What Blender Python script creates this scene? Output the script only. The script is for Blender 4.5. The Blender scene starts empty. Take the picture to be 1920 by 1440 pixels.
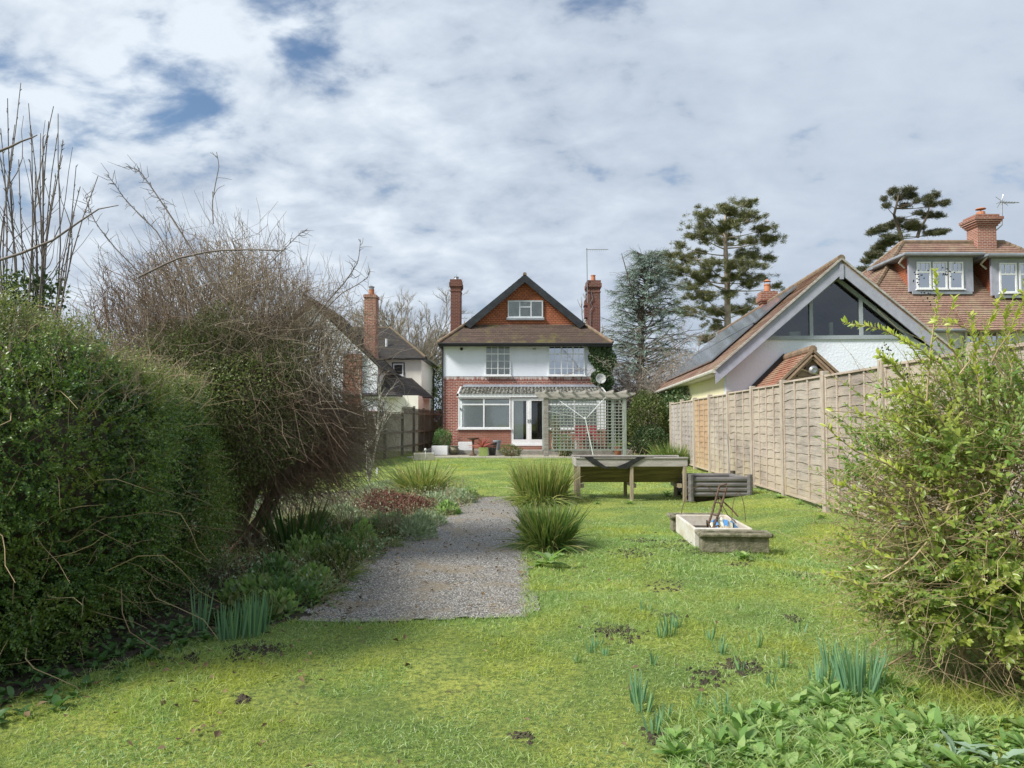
import bpy, math, random
import numpy as np
from mathutils import Vector, Matrix
R = math.radians
scene = bpy.context.scene
C = scene.collection
random.seed(7)
rng = np.random.default_rng(11)

# ------------------------------------------------------------------ camera, world, sun, exposure
F, EYE, PIT = 1400.0, 1.4, math.atan(70/1400)
cd = bpy.data.cameras.new('camera'); cam = bpy.data.objects.new('camera', cd); C.objects.link(cam)
cam.location = (0, 0, EYE); cam.rotation_euler = (math.pi/2+PIT, 0, 0)
cd.sensor_width = 36; cd.lens = 36*F/1920; cd.clip_end = 3000; cd.clip_start = .05
scene.camera = cam
scene.view_settings.view_transform = 'Standard'; scene.view_settings.look = 'None'
scene.view_settings.exposure = 0.75; scene.view_settings.gamma = 1

def pdir(px, py):
    a = (px-960)/F; b = -(py-720)/F
    return Vector((a, math.cos(PIT)-b*math.sin(PIT), math.sin(PIT)+b*math.cos(PIT)))
def P(px, py, Y):          # a point of the place at distance Y
    d = pdir(px, py); t = Y/d.y
    return Vector((d.x*t, Y, EYE+d.z*t))
def G(px, py, z=0):        # a point on the ground
    d = pdir(px, py); t = (z-EYE)/d.z
    return Vector((d.x*t, d.y*t, z))

SUN_EL, SUN_AZ = 42, -116     # azimuth measured from +Y (view direction) clockwise: sun to the left and a little behind the camera
sd = bpy.data.lights.new('sun', 'SUN'); sd.energy = 3.3; sd.angle = R(14); sd.color = (1, .96, .89)
so = bpy.data.objects.new('sun', sd); C.objects.link(so)
sv = Vector((math.sin(R(SUN_AZ))*math.cos(R(SUN_EL)), math.cos(R(SUN_AZ))*math.cos(R(SUN_EL)), math.sin(R(SUN_EL))))
so.rotation_euler = sv.to_track_quat('Z', 'Y').to_euler()
so.location = (0, 0, 30)

W = bpy.data.worlds.new('World'); scene.world = W; W.use_nodes = True
wn, wl = W.node_tree.nodes, W.node_tree.links
wn.clear()
def wnode(t, **k):
    n = wn.new(t)
    for a, b in k.items(): setattr(n, a, b)
    return n
def wmath(op, a, b=None, c=None):
    n = wnode('ShaderNodeMath', operation=op)
    for i, v in enumerate((a, b, c)):
        if v is None: continue
        if isinstance(v, (int, float)): n.inputs[i].default_value = v
        else: wl.new(v, n.inputs[i])
    return n.outputs[0]
def wramp(x, a, b, lo=0., hi=1.):
    n = wnode('ShaderNodeMapRange', interpolation_type='SMOOTHSTEP')
    wl.new(x, n.inputs[0]); n.inputs[1].default_value = a; n.inputs[2].default_value = b
    n.inputs[3].default_value = lo; n.inputs[4].default_value = hi
    return n.outputs[0]
sky = wnode('ShaderNodeTexSky', sky_type='NISHITA', sun_disc=False)
sky.sun_elevation = R(SUN_EL); sky.sun_rotation = R(SUN_AZ); sky.air_density = 1.2; sky.ozone_density = 4
tc = wnode('ShaderNodeTexCoord'); gen = tc.outputs['Generated']
sp = wnode('ShaderNodeSeparateXYZ'); wl.new(gen, sp.inputs[0])
zz = wmath('ADD', wmath('MAXIMUM', sp.outputs[2], 0.0), 0.42)
cb = wnode('ShaderNodeCombineXYZ')
wl.new(wmath('DIVIDE', sp.outputs[0], zz), cb.inputs[0]); wl.new(wmath('DIVIDE', sp.outputs[1], zz), cb.inputs[1])
def wnoise(scale, detail, rough, off, dist=0.):
    m = wnode('ShaderNodeMapping'); m.inputs['Location'].default_value = off; wl.new(cb.outputs[0], m.inputs[0])
    m.inputs['Rotation'].default_value = (0, 0, R(25)); m.inputs['Scale'].default_value = (1., 1.35, 1)
    n = wnode('ShaderNodeTexNoise'); n.inputs['Scale'].default_value = scale; n.inputs['Detail'].default_value = detail
    n.inputs['Roughness'].default_value = rough; n.inputs['Distortion'].default_value = dist
    wl.new(m.outputs[0], n.inputs['Vector']); return n.outputs[0]
nA = wnoise(6.2, 8, .55, (3.1, .7, 0), .25)
nB = wnoise(.8, 4, .5, (8.3, 2.2, 0))
nC = wnoise(13, 6, .55, (1.3, 5.2, 0), .3)
dens = wmath('ADD', wmath('MULTIPLY', nA, .55), wmath('MULTIPLY', nC, .25))       # ~.4
patch = None
for px, py, r, k in [(310, 165, 6, .28), (535, 35, 4.5, .24), (50, 235, 6.5, .31), (700, 50, 8, .1), (430, 100, 12, .07), (1150, 110, 7, .06), (1105, 490, 4, .13), (900, 200, 8, .05)]:
    d = pdir(px, py).normalized()
    v = wnode('ShaderNodeVectorMath', operation='DOT_PRODUCT'); wl.new(gen, v.inputs[0]); v.inputs[1].default_value = d
    s = wramp(v.outputs['Value'], math.cos(R(r)), 1., 0, k)
    patch = s if patch is None else wmath('ADD', patch, s)
dens = wmath('MULTIPLY_ADD', wmath('SUBTRACT', dens, .4), 2.6, .4)
cover = wramp(wmath('SUBTRACT', dens, patch), -.16, .27)
# cloud brightness: thin mottling to the left, smooth grey sheet to the right
side = wramp(sp.outputs[0], -.35, .45)
low = wramp(sp.outputs[2], .0, .5)
mott = wmath('MULTIPLY', wmath('SUBTRACT', nA, .5), wmath('MULTIPLY_ADD', side, -1.0, 1.4))
br = wmath('ADD', wmath('ADD', .64, wmath('MULTIPLY', mott, 1.05)), wmath('MULTIPLY', wmath('MULTIPLY', wmath('SUBTRACT', nC, .5), wmath('MULTIPLY_ADD', side, -.8, 1.)), .75))
br = wmath('ADD', br, wmath('MULTIPLY', wmath('SUBTRACT', nB, .5), .6))
br = wmath('SUBTRACT', br, wmath('MULTIPLY', side, .05))
d = pdir(420, 330).normalized()
v = wnode('ShaderNodeVectorMath', operation='DOT_PRODUCT'); wl.new(gen, v.inputs[0]); v.inputs[1].default_value = d
br = wmath('ADD', br, wramp(v.outputs['Value'], math.cos(R(22)), 1, 0, .16))
br = wmath('MAXIMUM', br, .3)
cr = wnode('ShaderNodeValToRGB')
for i, (p, c) in enumerate([(0., (.25, .32, .42, 1)), (.45, (.38, .44, .53, 1)), (.75, (.51, .575, .655, 1)), (1., (.63, .695, .765, 1))]):
    e = cr.color_ramp.elements[i] if i < 2 else cr.color_ramp.elements.new(p)
    e.position = p; e.color = c
wl.new(br, cr.inputs[0])
bg1 = wnode('ShaderNodeBackground'); bg1.inputs[1].default_value = .075; wl.new(sky.outputs[0], bg1.inputs[0])
bg2 = wnode('ShaderNodeBackground'); bg2.inputs[1].default_value = .77; wl.new(cr.outputs[0], bg2.inputs[0])
mx = wnode('ShaderNodeMixShader'); wl.new(cover, mx.inputs[0]); wl.new(bg1.outputs[0], mx.inputs[1]); wl.new(bg2.outputs[0], mx.inputs[2])
ow = wnode('ShaderNodeOutputWorld'); wl.new(mx.outputs[0], ow.inputs[0])

# ------------------------------------------------------------------ object helpers
WM = {}
def tag(o, label=None, cat=None, group=None, kind=None):
    if label: o['label'] = label
    if cat: o['category'] = cat
    if group: o['group'] = group
    if kind: o['kind'] = kind
    return o
def thing(name, label, cat, loc=(0, 0, 0), rz=0, group=None):
    o = bpy.data.objects.new(name, None); C.objects.link(o); o.location = loc; o.rotation_euler = (0, 0, rz)
    WM[o] = Matrix.Translation(Vector(loc)) @ Matrix.Rotation(rz, 4, 'Z')
    return tag(o, label, cat, group)
def link_mesh(name, me, m, parent=None, local=False, smooth=False):
    if m: me.materials.append(m)
    o = bpy.data.objects.new(name, me); C.objects.link(o)
    if parent is not None:
        o.parent = parent; WM[o] = WM[parent]
        if not local: me.transform(WM[parent].inverted())
    else:
        # origin at the base of the mesh
        n = len(me.vertices)
        if n and not local:
            a = np.empty(n*3, np.float32); me.vertices.foreach_get('co', a); a = a.reshape(-1, 3)
            c = Vector((float((a[:, 0].min()+a[:, 0].max())/2), float((a[:, 1].min()+a[:, 1].max())/2), float(a[:, 2].min())))
            me.transform(Matrix.Translation(-c)); o.location = c; WM[o] = Matrix.Translation(c)
        else: WM[o] = Matrix.Identity(4)
    if smooth and len(me.polygons): me.polygons.foreach_set('use_smooth', np.ones(len(me.polygons), bool))
    return o
def np_obj(name, V, Fc, m, parent=None, local=False, smooth=False):
    """V (n,3); Fc list of (k,3) or (k,4) int arrays"""
    me = bpy.data.meshes.new(name)
    if not isinstance(Fc, (list, tuple)): Fc = [Fc]
    Fc = [f for f in Fc if len(f)]
    loops = np.concatenate([f.ravel() for f in Fc]).astype(np.int32)
    tot = np.concatenate([np.full(len(f), f.shape[1], np.int32) for f in Fc])
    st = np.concatenate([[0], np.cumsum(tot)[:-1]]).astype(np.int32)
    me.vertices.add(len(V)); me.vertices.foreach_set('co', np.asarray(V, np.float32).ravel())
    me.loops.add(len(loops)); me.loops.foreach_set('vertex_index', loops)
    me.polygons.add(len(tot)); me.polygons.foreach_set('loop_start', st); me.polygons.foreach_set('loop_total', tot)
    me.update(calc_edges=True)
    return link_mesh(name, me, m, parent, local, smooth)
class MB:
    def __init__(s): s.v = []; s.f = []
    def add(s, vs, fs):
        b = len(s.v); s.v += [tuple(v) for v in vs]; s.f += [tuple(i+b for i in f) for f in fs]; return s
    def box(s, x0, x1, y0, y1, z0, z1):
        return s.add([(x0,y0,z0),(x1,y0,z0),(x1,y1,z0),(x0,y1,z0),(x0,y0,z1),(x1,y0,z1),(x1,y1,z1),(x0,y1,z1)],
              [(0,3,2,1),(4,5,6,7),(0,1,5,4),(1,2,6,5),(2,3,7,6),(3,0,4,7)])
    def quad(s, *p): return s.add(p, [tuple(range(len(p)))])
    def prism(s, poly, y0, y1):    # poly of (x,z), extruded along y
        n = len(poly)
        vs = [(x, y0, z) for x, z in poly]+[(x, y1, z) for x, z in poly]
        return s.add(vs, [tuple(range(n)), tuple(range(2*n-1, n-1, -1))]+[(i, i+n, (i+1) % n+n, (i+1) % n) for i in range(n)])
    def slab(s, poly, z0, z1):    # poly of (x,y)
        n = len(poly)
        vs = [(x, y, z0) for x, y in poly]+[(x, y, z1) for x, y in poly]
        return s.add(vs, [tuple(range(n-1, -1, -1)), tuple(range(n, 2*n))]+[(i, (i+1) % n, (i+1) % n+n, i+n) for i in range(n)])
    def bar(s, p, q, w, h, up=(0, 0, 1)):
        p, q = Vector(p), Vector(q); d = (q-p).normalized(); sd = d.cross(Vector(up)); 
        if sd.length < 1e-4: sd = d.cross(Vector((0, 1, 0)))
        sd.normalize(); u = sd.cross(d)
        vs = [e+sd*a*w/2+u*b*h/2 for e in (p, q) for a, b in ((-1,-1),(1,-1),(1,1),(-1,1))]
        return s.add(vs, [(0,1,2,3),(7,6,5,4),(0,4,5,1),(1,5,6,2),(2,6,7,3),(3,7,4,0)])
    def tube(s, pts, r, n=7):
        pts = [Vector(p) for p in pts]; rr = r if isinstance(r, (list, tuple)) else [r]*len(pts)
        vs = []
        for i, p in enumerate(pts):
            d = (pts[min(i+1, len(pts)-1)]-pts[max(i-1, 0)]).normalized()
            a = d.cross(Vector((.13, .21, 1)) if abs(d.z) < .9 else Vector((0, 1, 0))).normalized(); b = d.cross(a)
            vs += [p+(a*math.cos(2*math.pi*k/n)+b*math.sin(2*math.pi*k/n))*rr[i] for k in range(n)]
        fs = [(i*n+k, i*n+(k+1) % n, (i+1)*n+(k+1) % n, (i+1)*n+k) for i in range(len(pts)-1) for k in range(n)]
        fs += [tuple(range(n-1, -1, -1)), tuple((len(pts)-1)*n+k for k in range(n))]
        return s.add(vs, fs)
    def lathe(s, prof, c=(0, 0, 0), n=20):
        c = Vector(c); vs = [c+Vector((r*math.cos(2*math.pi*k/n), r*math.sin(2*math.pi*k/n), z)) for r, z in prof for k in range(n)]
        fs = [(i*n+k, i*n+(k+1) % n, (i+1)*n+(k+1) % n, (i+1)*n+k) for i in range(len(prof)-1) for k in range(n)]
        return s.add(vs, fs)
    def tiled(s, a, b, c, d, course=.1, step=.018, under=.06):   # a,b bottom left/right; c,d top right/left
        a, b, c, d = map(Vector, (a, b, c, d)); n = (b-a).cross(d-a)
        if n.length < 1e-6: n = (b-a).cross(c-a)
        n.normalize()
        if n.z < 0: n = -n
        k = max(2, round(((d+c-a-b)/2).length/course))
        for i in range(k):
            t, u = i/k, (i+1)/k
            L0, R0, L1, R1 = a.lerp(d, t), b.lerp(c, t), a.lerp(d, u), b.lerp(c, u)
            # tiles wander a little so the courses are never ruler straight
            m = 10; rowA = [L0.lerp(R0, j/m)+n*(step*random.uniform(.7, 1.3)) for j in range(m+1)]
            rowB = [L1.lerp(R1, j/m)+n*.001 for j in range(m+1)]; rowC = [L0.lerp(R0, j/m) for j in range(m+1)]
            base = len(s.v); s.v += [tuple(p) for p in rowA+rowB+rowC]
            for j in range(m):
                s.f.append((base+j, base+j+1, base+m+1+j+1, base+m+1+j))
                s.f.append((base+2*m+2+j, base+2*m+2+j+1, base+j+1, base+j))
        if under:
            q = [p-n*under for p in (a, b, c, d)]
            s.add(q, [(3, 2, 1, 0)]); s.add([a, b, q[1], q[0]], [(0, 3, 2, 1)]); s.add([b, c, q[2], q[1]], [(0, 3, 2, 1)]); s.add([d, a, q[0], q[3]], [(0, 3, 2, 1)])
        return s
    def build(s, name, m, parent=None, local=False, smooth=False, bevel=0):
        me = bpy.data.meshes.new(name); me.from_pydata(s.v, [], s.f); me.update()
        o = link_mesh(name, me, m, parent, local, smooth)
        if bevel:
            b = o.modifiers.new('bevel', 'BEVEL'); b.width = bevel; b.segments = 2; b.limit_method = 'ANGLE'
        return o
def copy_tree(o, parent=None):
    c = o.copy(); C.objects.link(c); c.parent = parent
    for ch in list(o.children): copy_tree(ch, c)
    return c

# ------------------------------------------------------------------ materials
def nt(name):
    m = bpy.data.materials.new(name); m.use_nodes = True; t = m.node_tree; b = t.nodes['Principled BSDF']
    return m, t, b
def N(t, ty, **k):
    n = t.nodes.new(ty)
    for a, b in k.items(): setattr(n, a, b)
    return n
def rgba(c): return (c[0], c[1], c[2], 1)
def noise(t, scale, detail=4, rough=.55, vec=None, dist=0):
    n = N(t, 'ShaderNodeTexNoise'); n.inputs['Scale'].default_value = scale; n.inputs['Detail'].default_value = detail
    n.inputs['Roughness'].default_value = rough; n.inputs['Distortion'].default_value = dist
    if vec is None: vec = N(t, 'ShaderNodeTexCoord').outputs['Object']
    t.links.new(vec, n.inputs['Vector']); return n.outputs[0]
def mixc(t, f, a, b, mode='MIX'):
    n = N(t, 'ShaderNodeMix', data_type='RGBA', blend_type=mode)
    for s, v in ((0, f), (6, a), (7, b)):
        if isinstance(v, (int, float)): n.inputs[s].default_value = v
        elif isinstance(v, tuple): n.inputs[s].default_value = rgba(v)
        else: t.links.new(v, n.inputs[s])
    return n.outputs[2]
def ramp(t, x, a, b, lo=0., hi=1.):
    n = N(t, 'ShaderNodeMapRange', interpolation_type='SMOOTHSTEP'); t.links.new(x, n.inputs[0])
    for i, v in enumerate((a, b, lo, hi)): n.inputs[i+1].default_value = v
    return n.outputs[0]
def mth(t, op, a, b=None):
    n = N(t, 'ShaderNodeMath', operation=op)
    for i, v in enumerate((a, b)):
        if v is None: continue
        if isinstance(v, (int, float)): n.inputs[i].default_value = v
        else: t.links.new(v, n.inputs[i])
    return n.outputs[0]
def bump(t, b, h, dist, strength=1.):
    n = N(t, 'ShaderNodeBump'); n.inputs['Distance'].default_value = dist; n.inputs['Strength'].default_value = strength
    t.links.new(h, n.inputs['Height']); t.links.new(n.outputs[0], b.inputs['Normal'])
def mapping(t, scale):
    m = N(t, 'ShaderNodeMapping'); m.inputs['Scale'].default_value = scale
    t.links.new(N(t, 'ShaderNodeTexCoord').outputs['Object'], m.inputs[0]); return m.outputs[0]
def plain(name, c1, c2=None, scale=6, rough=.75, bmp=0, bscale=40, metal=0, stretch=(1, 1, 1), lo=.35, hi=.65):
    m, t, b = nt(name)
    if c2 is None: c2 = tuple(x*.8 for x in c1)
    vec = mapping(t, stretch)
    n = ramp(t, noise(t, scale, 6, .6, vec), lo, hi)
    fine = noise(t, scale*9, 3, .6, vec)
    col = mixc(t, n, c1, c2); col = mixc(t, ramp(t, fine, .3, .7, 0, .35), col, tuple(x*.62 for x in c2))
    t.links.new(col, b.inputs['Base Color']); b.inputs['Roughness'].default_value = rough; b.inputs['Metallic'].default_value = metal
    if bmp: bump(t, b, noise(t, bscale, 4, .6, vec), bmp)
    return m
def swz(t):     # (along the face, height): picks x or y by the way the face looks
    tcn = N(t, 'ShaderNodeTexCoord'); s = N(t, 'ShaderNodeSeparateXYZ'); t.links.new(tcn.outputs['Object'], s.inputs[0])
    g = N(t, 'ShaderNodeSeparateXYZ'); t.links.new(tcn.outputs['Normal'], g.inputs[0])
    f = mth(t, 'GREATER_THAN', mth(t, 'ABSOLUTE', g.outputs[0]), mth(t, 'ABSOLUTE', g.outputs[1]))
    u = mth(t, 'ADD', mth(t, 'MULTIPLY', s.outputs[0], mth(t, 'SUBTRACT', 1, f)), mth(t, 'MULTIPLY', s.outputs[1], f))
    c = N(t, 'ShaderNodeCombineXYZ'); t.links.new(u, c.inputs[0]); t.links.new(s.outputs[2], c.inputs[1])
    return c.outputs[0], s
def brick(name, c1, c2, mortar, w=.225, h=.075, ms=.01, off=.5, stain=None, moss=None, mossamt=(.52, .7), bmp=.006, big=.5, stretch=1, dark=None):
    m, t, b = nt(name); vec, s = swz(t)
    br = N(t, 'ShaderNodeTexBrick'); br.offset = off; t.links.new(vec, br.inputs['Vector'])
    for k, vv in (('Scale', 1.), ('Brick Width', w), ('Row Height', h), ('Mortar Size', ms), ('Mortar Smooth', .2), ('Bias', 0.)): br.inputs[k].default_value = vv
    br.inputs['Color1'].default_value = rgba(c1); br.inputs['Color2'].default_value = rgba(c2); br.inputs['Mortar'].default_value = rgba(mortar)
    big_n = noise(t, big, 5, .6)
    col = mixc(t, ramp(t, big_n, .35, .7, 0, .6), br.outputs['Color'], dark or tuple(x*.6 for x in c1))
    col = mixc(t, ramp(t, noise(t, 14, 4, .7), .5, .8, 0, .35), col, tuple(min(1, x*1.5+.03) for x in c2))
    if moss: col = mixc(t, ramp(t, noise(t, 1.1, 7, .7), *mossamt, 0, .9), col, moss)
    if stain: col = stain(t, col, s)
    t.links.new(col, b.inputs['Base Color']); b.inputs['Roughness'].default_value = .85
    bump(t, b, mth(t, 'ADD', mth(t, 'MULTIPLY', br.outputs['Fac'], -1), mth(t, 'MULTIPLY', noise(t, 60, 3), .5)), bmp)
    return m
def leafmat(name, cols, trans=.35, rough=.45, patch=None, pscale=1.5, spec=.5):
    """cols: colours picked leaf by leaf"""
    m, t, b = nt(name); g = N(t, 'ShaderNodeNewGeometry')
    r = N(t, 'ShaderNodeValToRGB'); el = r.color_ramp.elements
    for i, c in enumerate(cols):
        p = i/(len(cols)-1) if len(cols) > 1 else 0
        e = el[i] if i < 2 else el.new(p)
        e.position = p; e.color = rgba(c)
    t.links.new(g.outputs['Random Per Island'], r.inputs[0]); col = r.outputs[0]
    if patch: col = mixc(t, ramp(t, noise(t, pscale, 4, .6), .42, .66, 0, .8), col, mixc(t, g.outputs['Random Per Island'], patch, tuple(x*.6 for x in patch)))
    t.links.new(col, b.inputs['Base Color']); b.inputs['Roughness'].default_value = rough; b.inputs['Specular IOR Level'].default_value = spec
    tr = N(t, 'ShaderNodeBsdfTranslucent'); t.links.new(mixc(t, 1., col, (1.3, 1.35, .8), 'MULTIPLY'), tr.inputs[0])
    mx = N(t, 'ShaderNodeMixShader'); mx.inputs[0].default_value = trans
    t.links.new(b.outputs[0], mx.inputs[1]); t.links.new(tr.outputs[0], mx.inputs[2])
    t.links.new(mx.outputs[0], t.nodes['Material Output'].inputs[0]); return m
def glass(name, tint=(.7, .76, .78), through=.75, rough=.02):
    m, t, b = nt(name); o = t.nodes['Material Output']
    tr = N(t, 'ShaderNodeBsdfTransparent'); tr.inputs[0].default_value = rgba(tint)
    gl = N(t, 'ShaderNodeBsdfGlossy'); gl.inputs['Roughness'].default_value = rough; gl.inputs[0].default_value = (.9, .92, .95, 1)
    fr = N(t, 'ShaderNodeFresnel'); fr.inputs[0].default_value = 1.5
    f = mth(t, 'ADD', mth(t, 'MULTIPLY', fr.outputs[0], 1.0), 1-through-.04)
    mx = N(t, 'ShaderNodeMixShader'); t.links.new(f, mx.inputs[0]); t.links.new(tr.outputs[0], mx.inputs[1]); t.links.new(gl.outputs[0], mx.inputs[2])
    t.links.new(mx.outputs[0], o.inputs[0]); return m

def roughcast(name, c, bs=22, bd=.02, streak=.25):
    m, t, b = nt(name)
    n = ramp(t, noise(t, 1.3, 6, .65, mapping(t, (1, 1, .35))), .45, .75, 0, streak)
    col = mixc(t, n, c, tuple(x*y for x, y in zip(c, (.72, .72, .68))))
    t.links.new(col, b.inputs['Base Color']); b.inputs['Roughness'].default_value = .9
    bump(t, b, noise(t, bs, 3, .5), bd); return m
def brick_stain(t, col, s):    # white streaks where the masonry paint has run onto the brick
    z = s.outputs[2]
    cbn = N(t, 'ShaderNodeCombineXYZ'); t.links.new(mth(t, 'MULTIPLY', s.outputs[0], 7), cbn.inputs[0]); t.links.new(mth(t, 'MULTIPLY', z, .8), cbn.inputs[1])
    n = noise(t, 1.0, 4, .7, cbn.outputs[0])
    lim = ramp(t, z, 3.05, 3.46, .0, 1.)
    f = ramp(t, mth(t, 'MULTIPLY', n, lim), .33, .5, 0, .8)
    return mixc(t, f, col, (.62, .58, .56))
M = {}
M['brick'] = brick('house_brick', (.34, .085, .05), (.17, .04, .03), (.50, .40, .34), ms=.013, stain=brick_stain)
M['brick_plain'] = brick('red_brick', (.33, .10, .06), (.22, .06, .04), (.42, .36, .31))
M['brick_soft'] = brick('orange_brick', (.36, .14, .085), (.29, .10, .06), (.34, .24, .2))
M['brick_chim'] = brick('chimney_brick', (.19, .055, .036), (.115, .035, .026), (.24, .18, .15), moss=(.05, .05, .025), mossamt=(.52, .72))
M['brick_pale'] = brick('pale_red_brick', (.33, .115, .07), (.22, .07, .045), (.46, .36, .3), ms=.012)
M['soldier'] = brick('soldier_brick', (.30, .07, .045), (.2, .05, .035), (.4, .32, .28), w=.075, h=.225, off=0., stain=brick_stain)
M['tile_hung'] = brick('hung_tile', (.44, .15, .07), (.32, .10, .05), (.13, .045, .025), w=.17, h=.1, ms=.012, bmp=.012, big=1.2, dark=(.34, .11, .05))
M['roof'] = brick('mossy_brown_roof_tile', (.145, .098, .075), (.105, .07, .057), (.06, .043, .037), w=.17, h=.1, ms=.006, moss=(.19, .17, .06), mossamt=(.5, .68), bmp=.01)
M['roof_dark'] = brick('dark_roof_tile', (.095, .085, .08), (.06, .055, .052), (.03, .025, .02), w=.17, h=.1, ms=.006, moss=(.10, .10, .045), mossamt=(.62, .8), bmp=.01)
M['roof_red'] = brick('brown_red_roof_tile', (.34, .205, .155), (.26, .155, .12), (.15, .095, .075), w=.165, h=.1, ms=.006, moss=(.33, .25, .17), mossamt=(.45, .65), bmp=.01)
M['roof_orange'] = brick('orange_roof_tile', (.38, .165, .10), (.27, .11, .07), (.15, .06, .035), w=.165, h=.1, ms=.006, moss=(.32, .21, .14), mossamt=(.42, .62), bmp=.01)
M['ridge'] = plain('ridge_tile', (.30, .20, .13), (.16, .12, .08), 5)
M['ridge_dark'] = plain('mossy_ridge_tile', (.17, .11, .075), (.09, .085, .04), 5)
M['render'] = roughcast('white_render', (.78, .81, .89), 30, .008, .3)
M['render_rough'] = roughcast('rough_white_render', (.76, .80, .88), 16, .012, .12)
M['render_cream'] = roughcast('cream_render', (.84, .81, .73), 25, .008, .3)
M['render_yellow'] = roughcast('yellow_render', (.83, .78, .52), 25, .008, .3)
M['upvc'] = plain('white_window_plastic', (.84, .85, .86), (.78, .79, .80), 2, .35)
M['grey_frame'] = plain('grey_window_frame', (.36, .40, .43), (.33, .37, .40), 2, .4)
M['pale_frame'] = plain('pale_grey_frame', (.60, .64, .68), (.55, .58, .62), 2, .5)
M['barge_black'] = plain('black_bargeboard', (.03, .035, .042), (.015, .016, .02), 4, .5)
M['barge_grey'] = plain('grey_painted_board', (.38, .39, .47), (.32, .33, .40), 5, .6, .002, 30)
M['lead'] = plain('lead_flashing', (.30, .33, .37), (.22, .24, .27), 3, .5)
M['black'] = plain('black_gutter', (.02, .02, .022), None, 4, .4)
M['pipe_white'] = plain('weathered_white_gutter', (.62, .6, .55), (.45, .44, .38), 3, .5)
M['unlit_room_paint'] = plain('unlit_room_paint', (.03, .03, .028), (.06, .055, .05), 1.5, .9)  # near-black colour that paints in the lack of light indoors
M['blind'] = plain('pale_blind', (.90, .93, .94), (.84, .88, .9), 2, .7)
M['glass'] = glass('clear_glass', (.93, .96, .97), .9)
M['glass_dark'] = glass('dark_glass', (.6, .65, .65), .89)
M['glass_sky'] = glass('sky_lit_glass', (.55, .62, .68), .45)
M['net'] = plain('net_curtain', (.55, .54, .52), (.42, .42, .42), 3, .9)
M['corr'] = plain('mossy_corrugated_sheet', (.55, .55, .50), (.13, .13, .10), 4, .7, stretch=(3.5, .6, .6), lo=.42, hi=.56)
M['pot'] = plain('terracotta', (.55, .22, .11), (.42, .18, .1), 6, .8)
M['pot_dark'] = plain('dark_glazed_pot', (.05, .055, .05), None, 6, .35)
M['pot_green'] = plain('green_pot', (.30, .40, .10), (.24, .32, .1), 6, .6)
M['steel'] = plain('grey_steel', (.4, .41, .42), (.33, .34, .35), 6, .4, metal=.7)
M['alu'] = plain('white_coated_metal', (.72, .74, .76), (.6, .62, .64), 6, .4)
M['line'] = plain('pale_washing_line', (.75, .78, .8), None, 6, .6)
M['dish'] = plain('grey_dish', (.45, .47, .46), (.40, .42, .41), 6, .5)
M['wood_grey'] = plain('weathered_grey_wood', (.36, .33, .31), (.22, .2, .18), 2.5, .85, .002, 20, stretch=(1, 6, 6))
M['wood_beam'] = plain('lichened_pale_wood', (.48, .45, .42), (.30, .28, .25), 2.5, .85, .002, 20, stretch=(1, 6, 6))
M['wood_sage'] = plain('sage_green_painted_wood', (.38, .43, .40), (.26, .28, .25), 3, .8, stretch=(6, 6, 1))
M['wood_dark'] = plain('dark_wet_wood', (.13, .105, .07), (.07, .06, .04), 3, .8, .002, 20, stretch=(1, 8, 8))
M['wood_olive'] = plain('green_stained_planks', (.20, .17, .07), (.10, .09, .035), 2.2, .8, .002, 20, stretch=(1, 8, 8))
M['wood_leg'] = plain('weathered_tan_wood', (.42, .35, .25), (.28, .23, .16), 3, .85, .002, 20, stretch=(6, 6, 1))
M['wood_old_fence'] = plain('old_grey_fence_wood', (.26, .24, .19), (.15, .14, .10), 3, .9, .002, 20, stretch=(7, 7, 1))
M['porch_wood'] = plain('brown_porch_wood', (.40, .27, .19), (.28, .19, .13), 3, .85, .002, 20)
M['log'] = plain('grey_log_roll', (.20, .19, .19), (.12, .115, .11), 3, .85, .002, 30, stretch=(1, 7, 7))
M['stone'] = plain('mossy_stone', (.30, .27, .2), (.13, .13, .075), 10, .95, .012, 55)
M['stone_pale'] = plain('pale_stone', (.52, .49, .42), (.4, .38, .3), 8, .9, .003)
M['sink'] = plain('stained_white_glaze', (.72, .70, .66), (.58, .52, .42), 3, .45)
M['sink_side'] = plain('stained_cream_glaze', (.70, .62, .46), (.55, .47, .33), 4, .5)
M['rust'] = plain('rusty_metal', (.14, .085, .05), (.08, .05, .03), 20, .8)
M['blue'] = plain('blue_band', (.10, .29, .62), (.12, .33, .68), 6, .4)
M['cream'] = plain('cream_band', (.75, .74, .58), (.66, .66, .5), 6, .4)
M['liner'] = plain('black_torn_liner', (.012, .012, .014), (.03, .03, .03), 9, .45)
M['red'] = plain('faded_red_fabric', (.45, .07, .09), (.36, .055, .07), 5, .7)
M['white'] = plain('white_paint', (.8, .81, .82), (.7, .71, .72), 5, .5)
M['solar'] = plain('solar_glass', (.17, .19, .22), (.13, .15, .18), 3, .12)
M['bark_pine'] = plain('pine_bark', (.52, .43, .36), (.34, .27, .22), 3, .9, .02, 10)
M['bark'] = plain('brown_bark', (.13, .095, .07), (.07, .055, .04), 6, .9)
M['bark_pale'] = plain('silver_bark', (.55, .52, .46), (.36, .34, .29), 12, .8)
M['twig'] = leafmat('bare_brown_twigs', [(.19, .15, .11), (.29, .235, .17), (.42, .35, .25), (.22, .16, .11)], 0., .8, patch=(.26, .15, .10), pscale=.7)
M['twig_grey'] = leafmat('bare_grey_twigs', [(.13, .105, .09), (.21, .175, .155), (.09, .075, .065)], 0., .8)
M['twig_tan'] = leafmat('tan_twigs', [(.34, .25, .14), (.48, .38, .22), (.26, .18, .11)], 0., .8)
M['twig_far'] = leafmat('far_tan_twigs', [(.30, .26, .21), (.23, .19, .155), (.37, .32, .26)], 0., .9)
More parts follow.
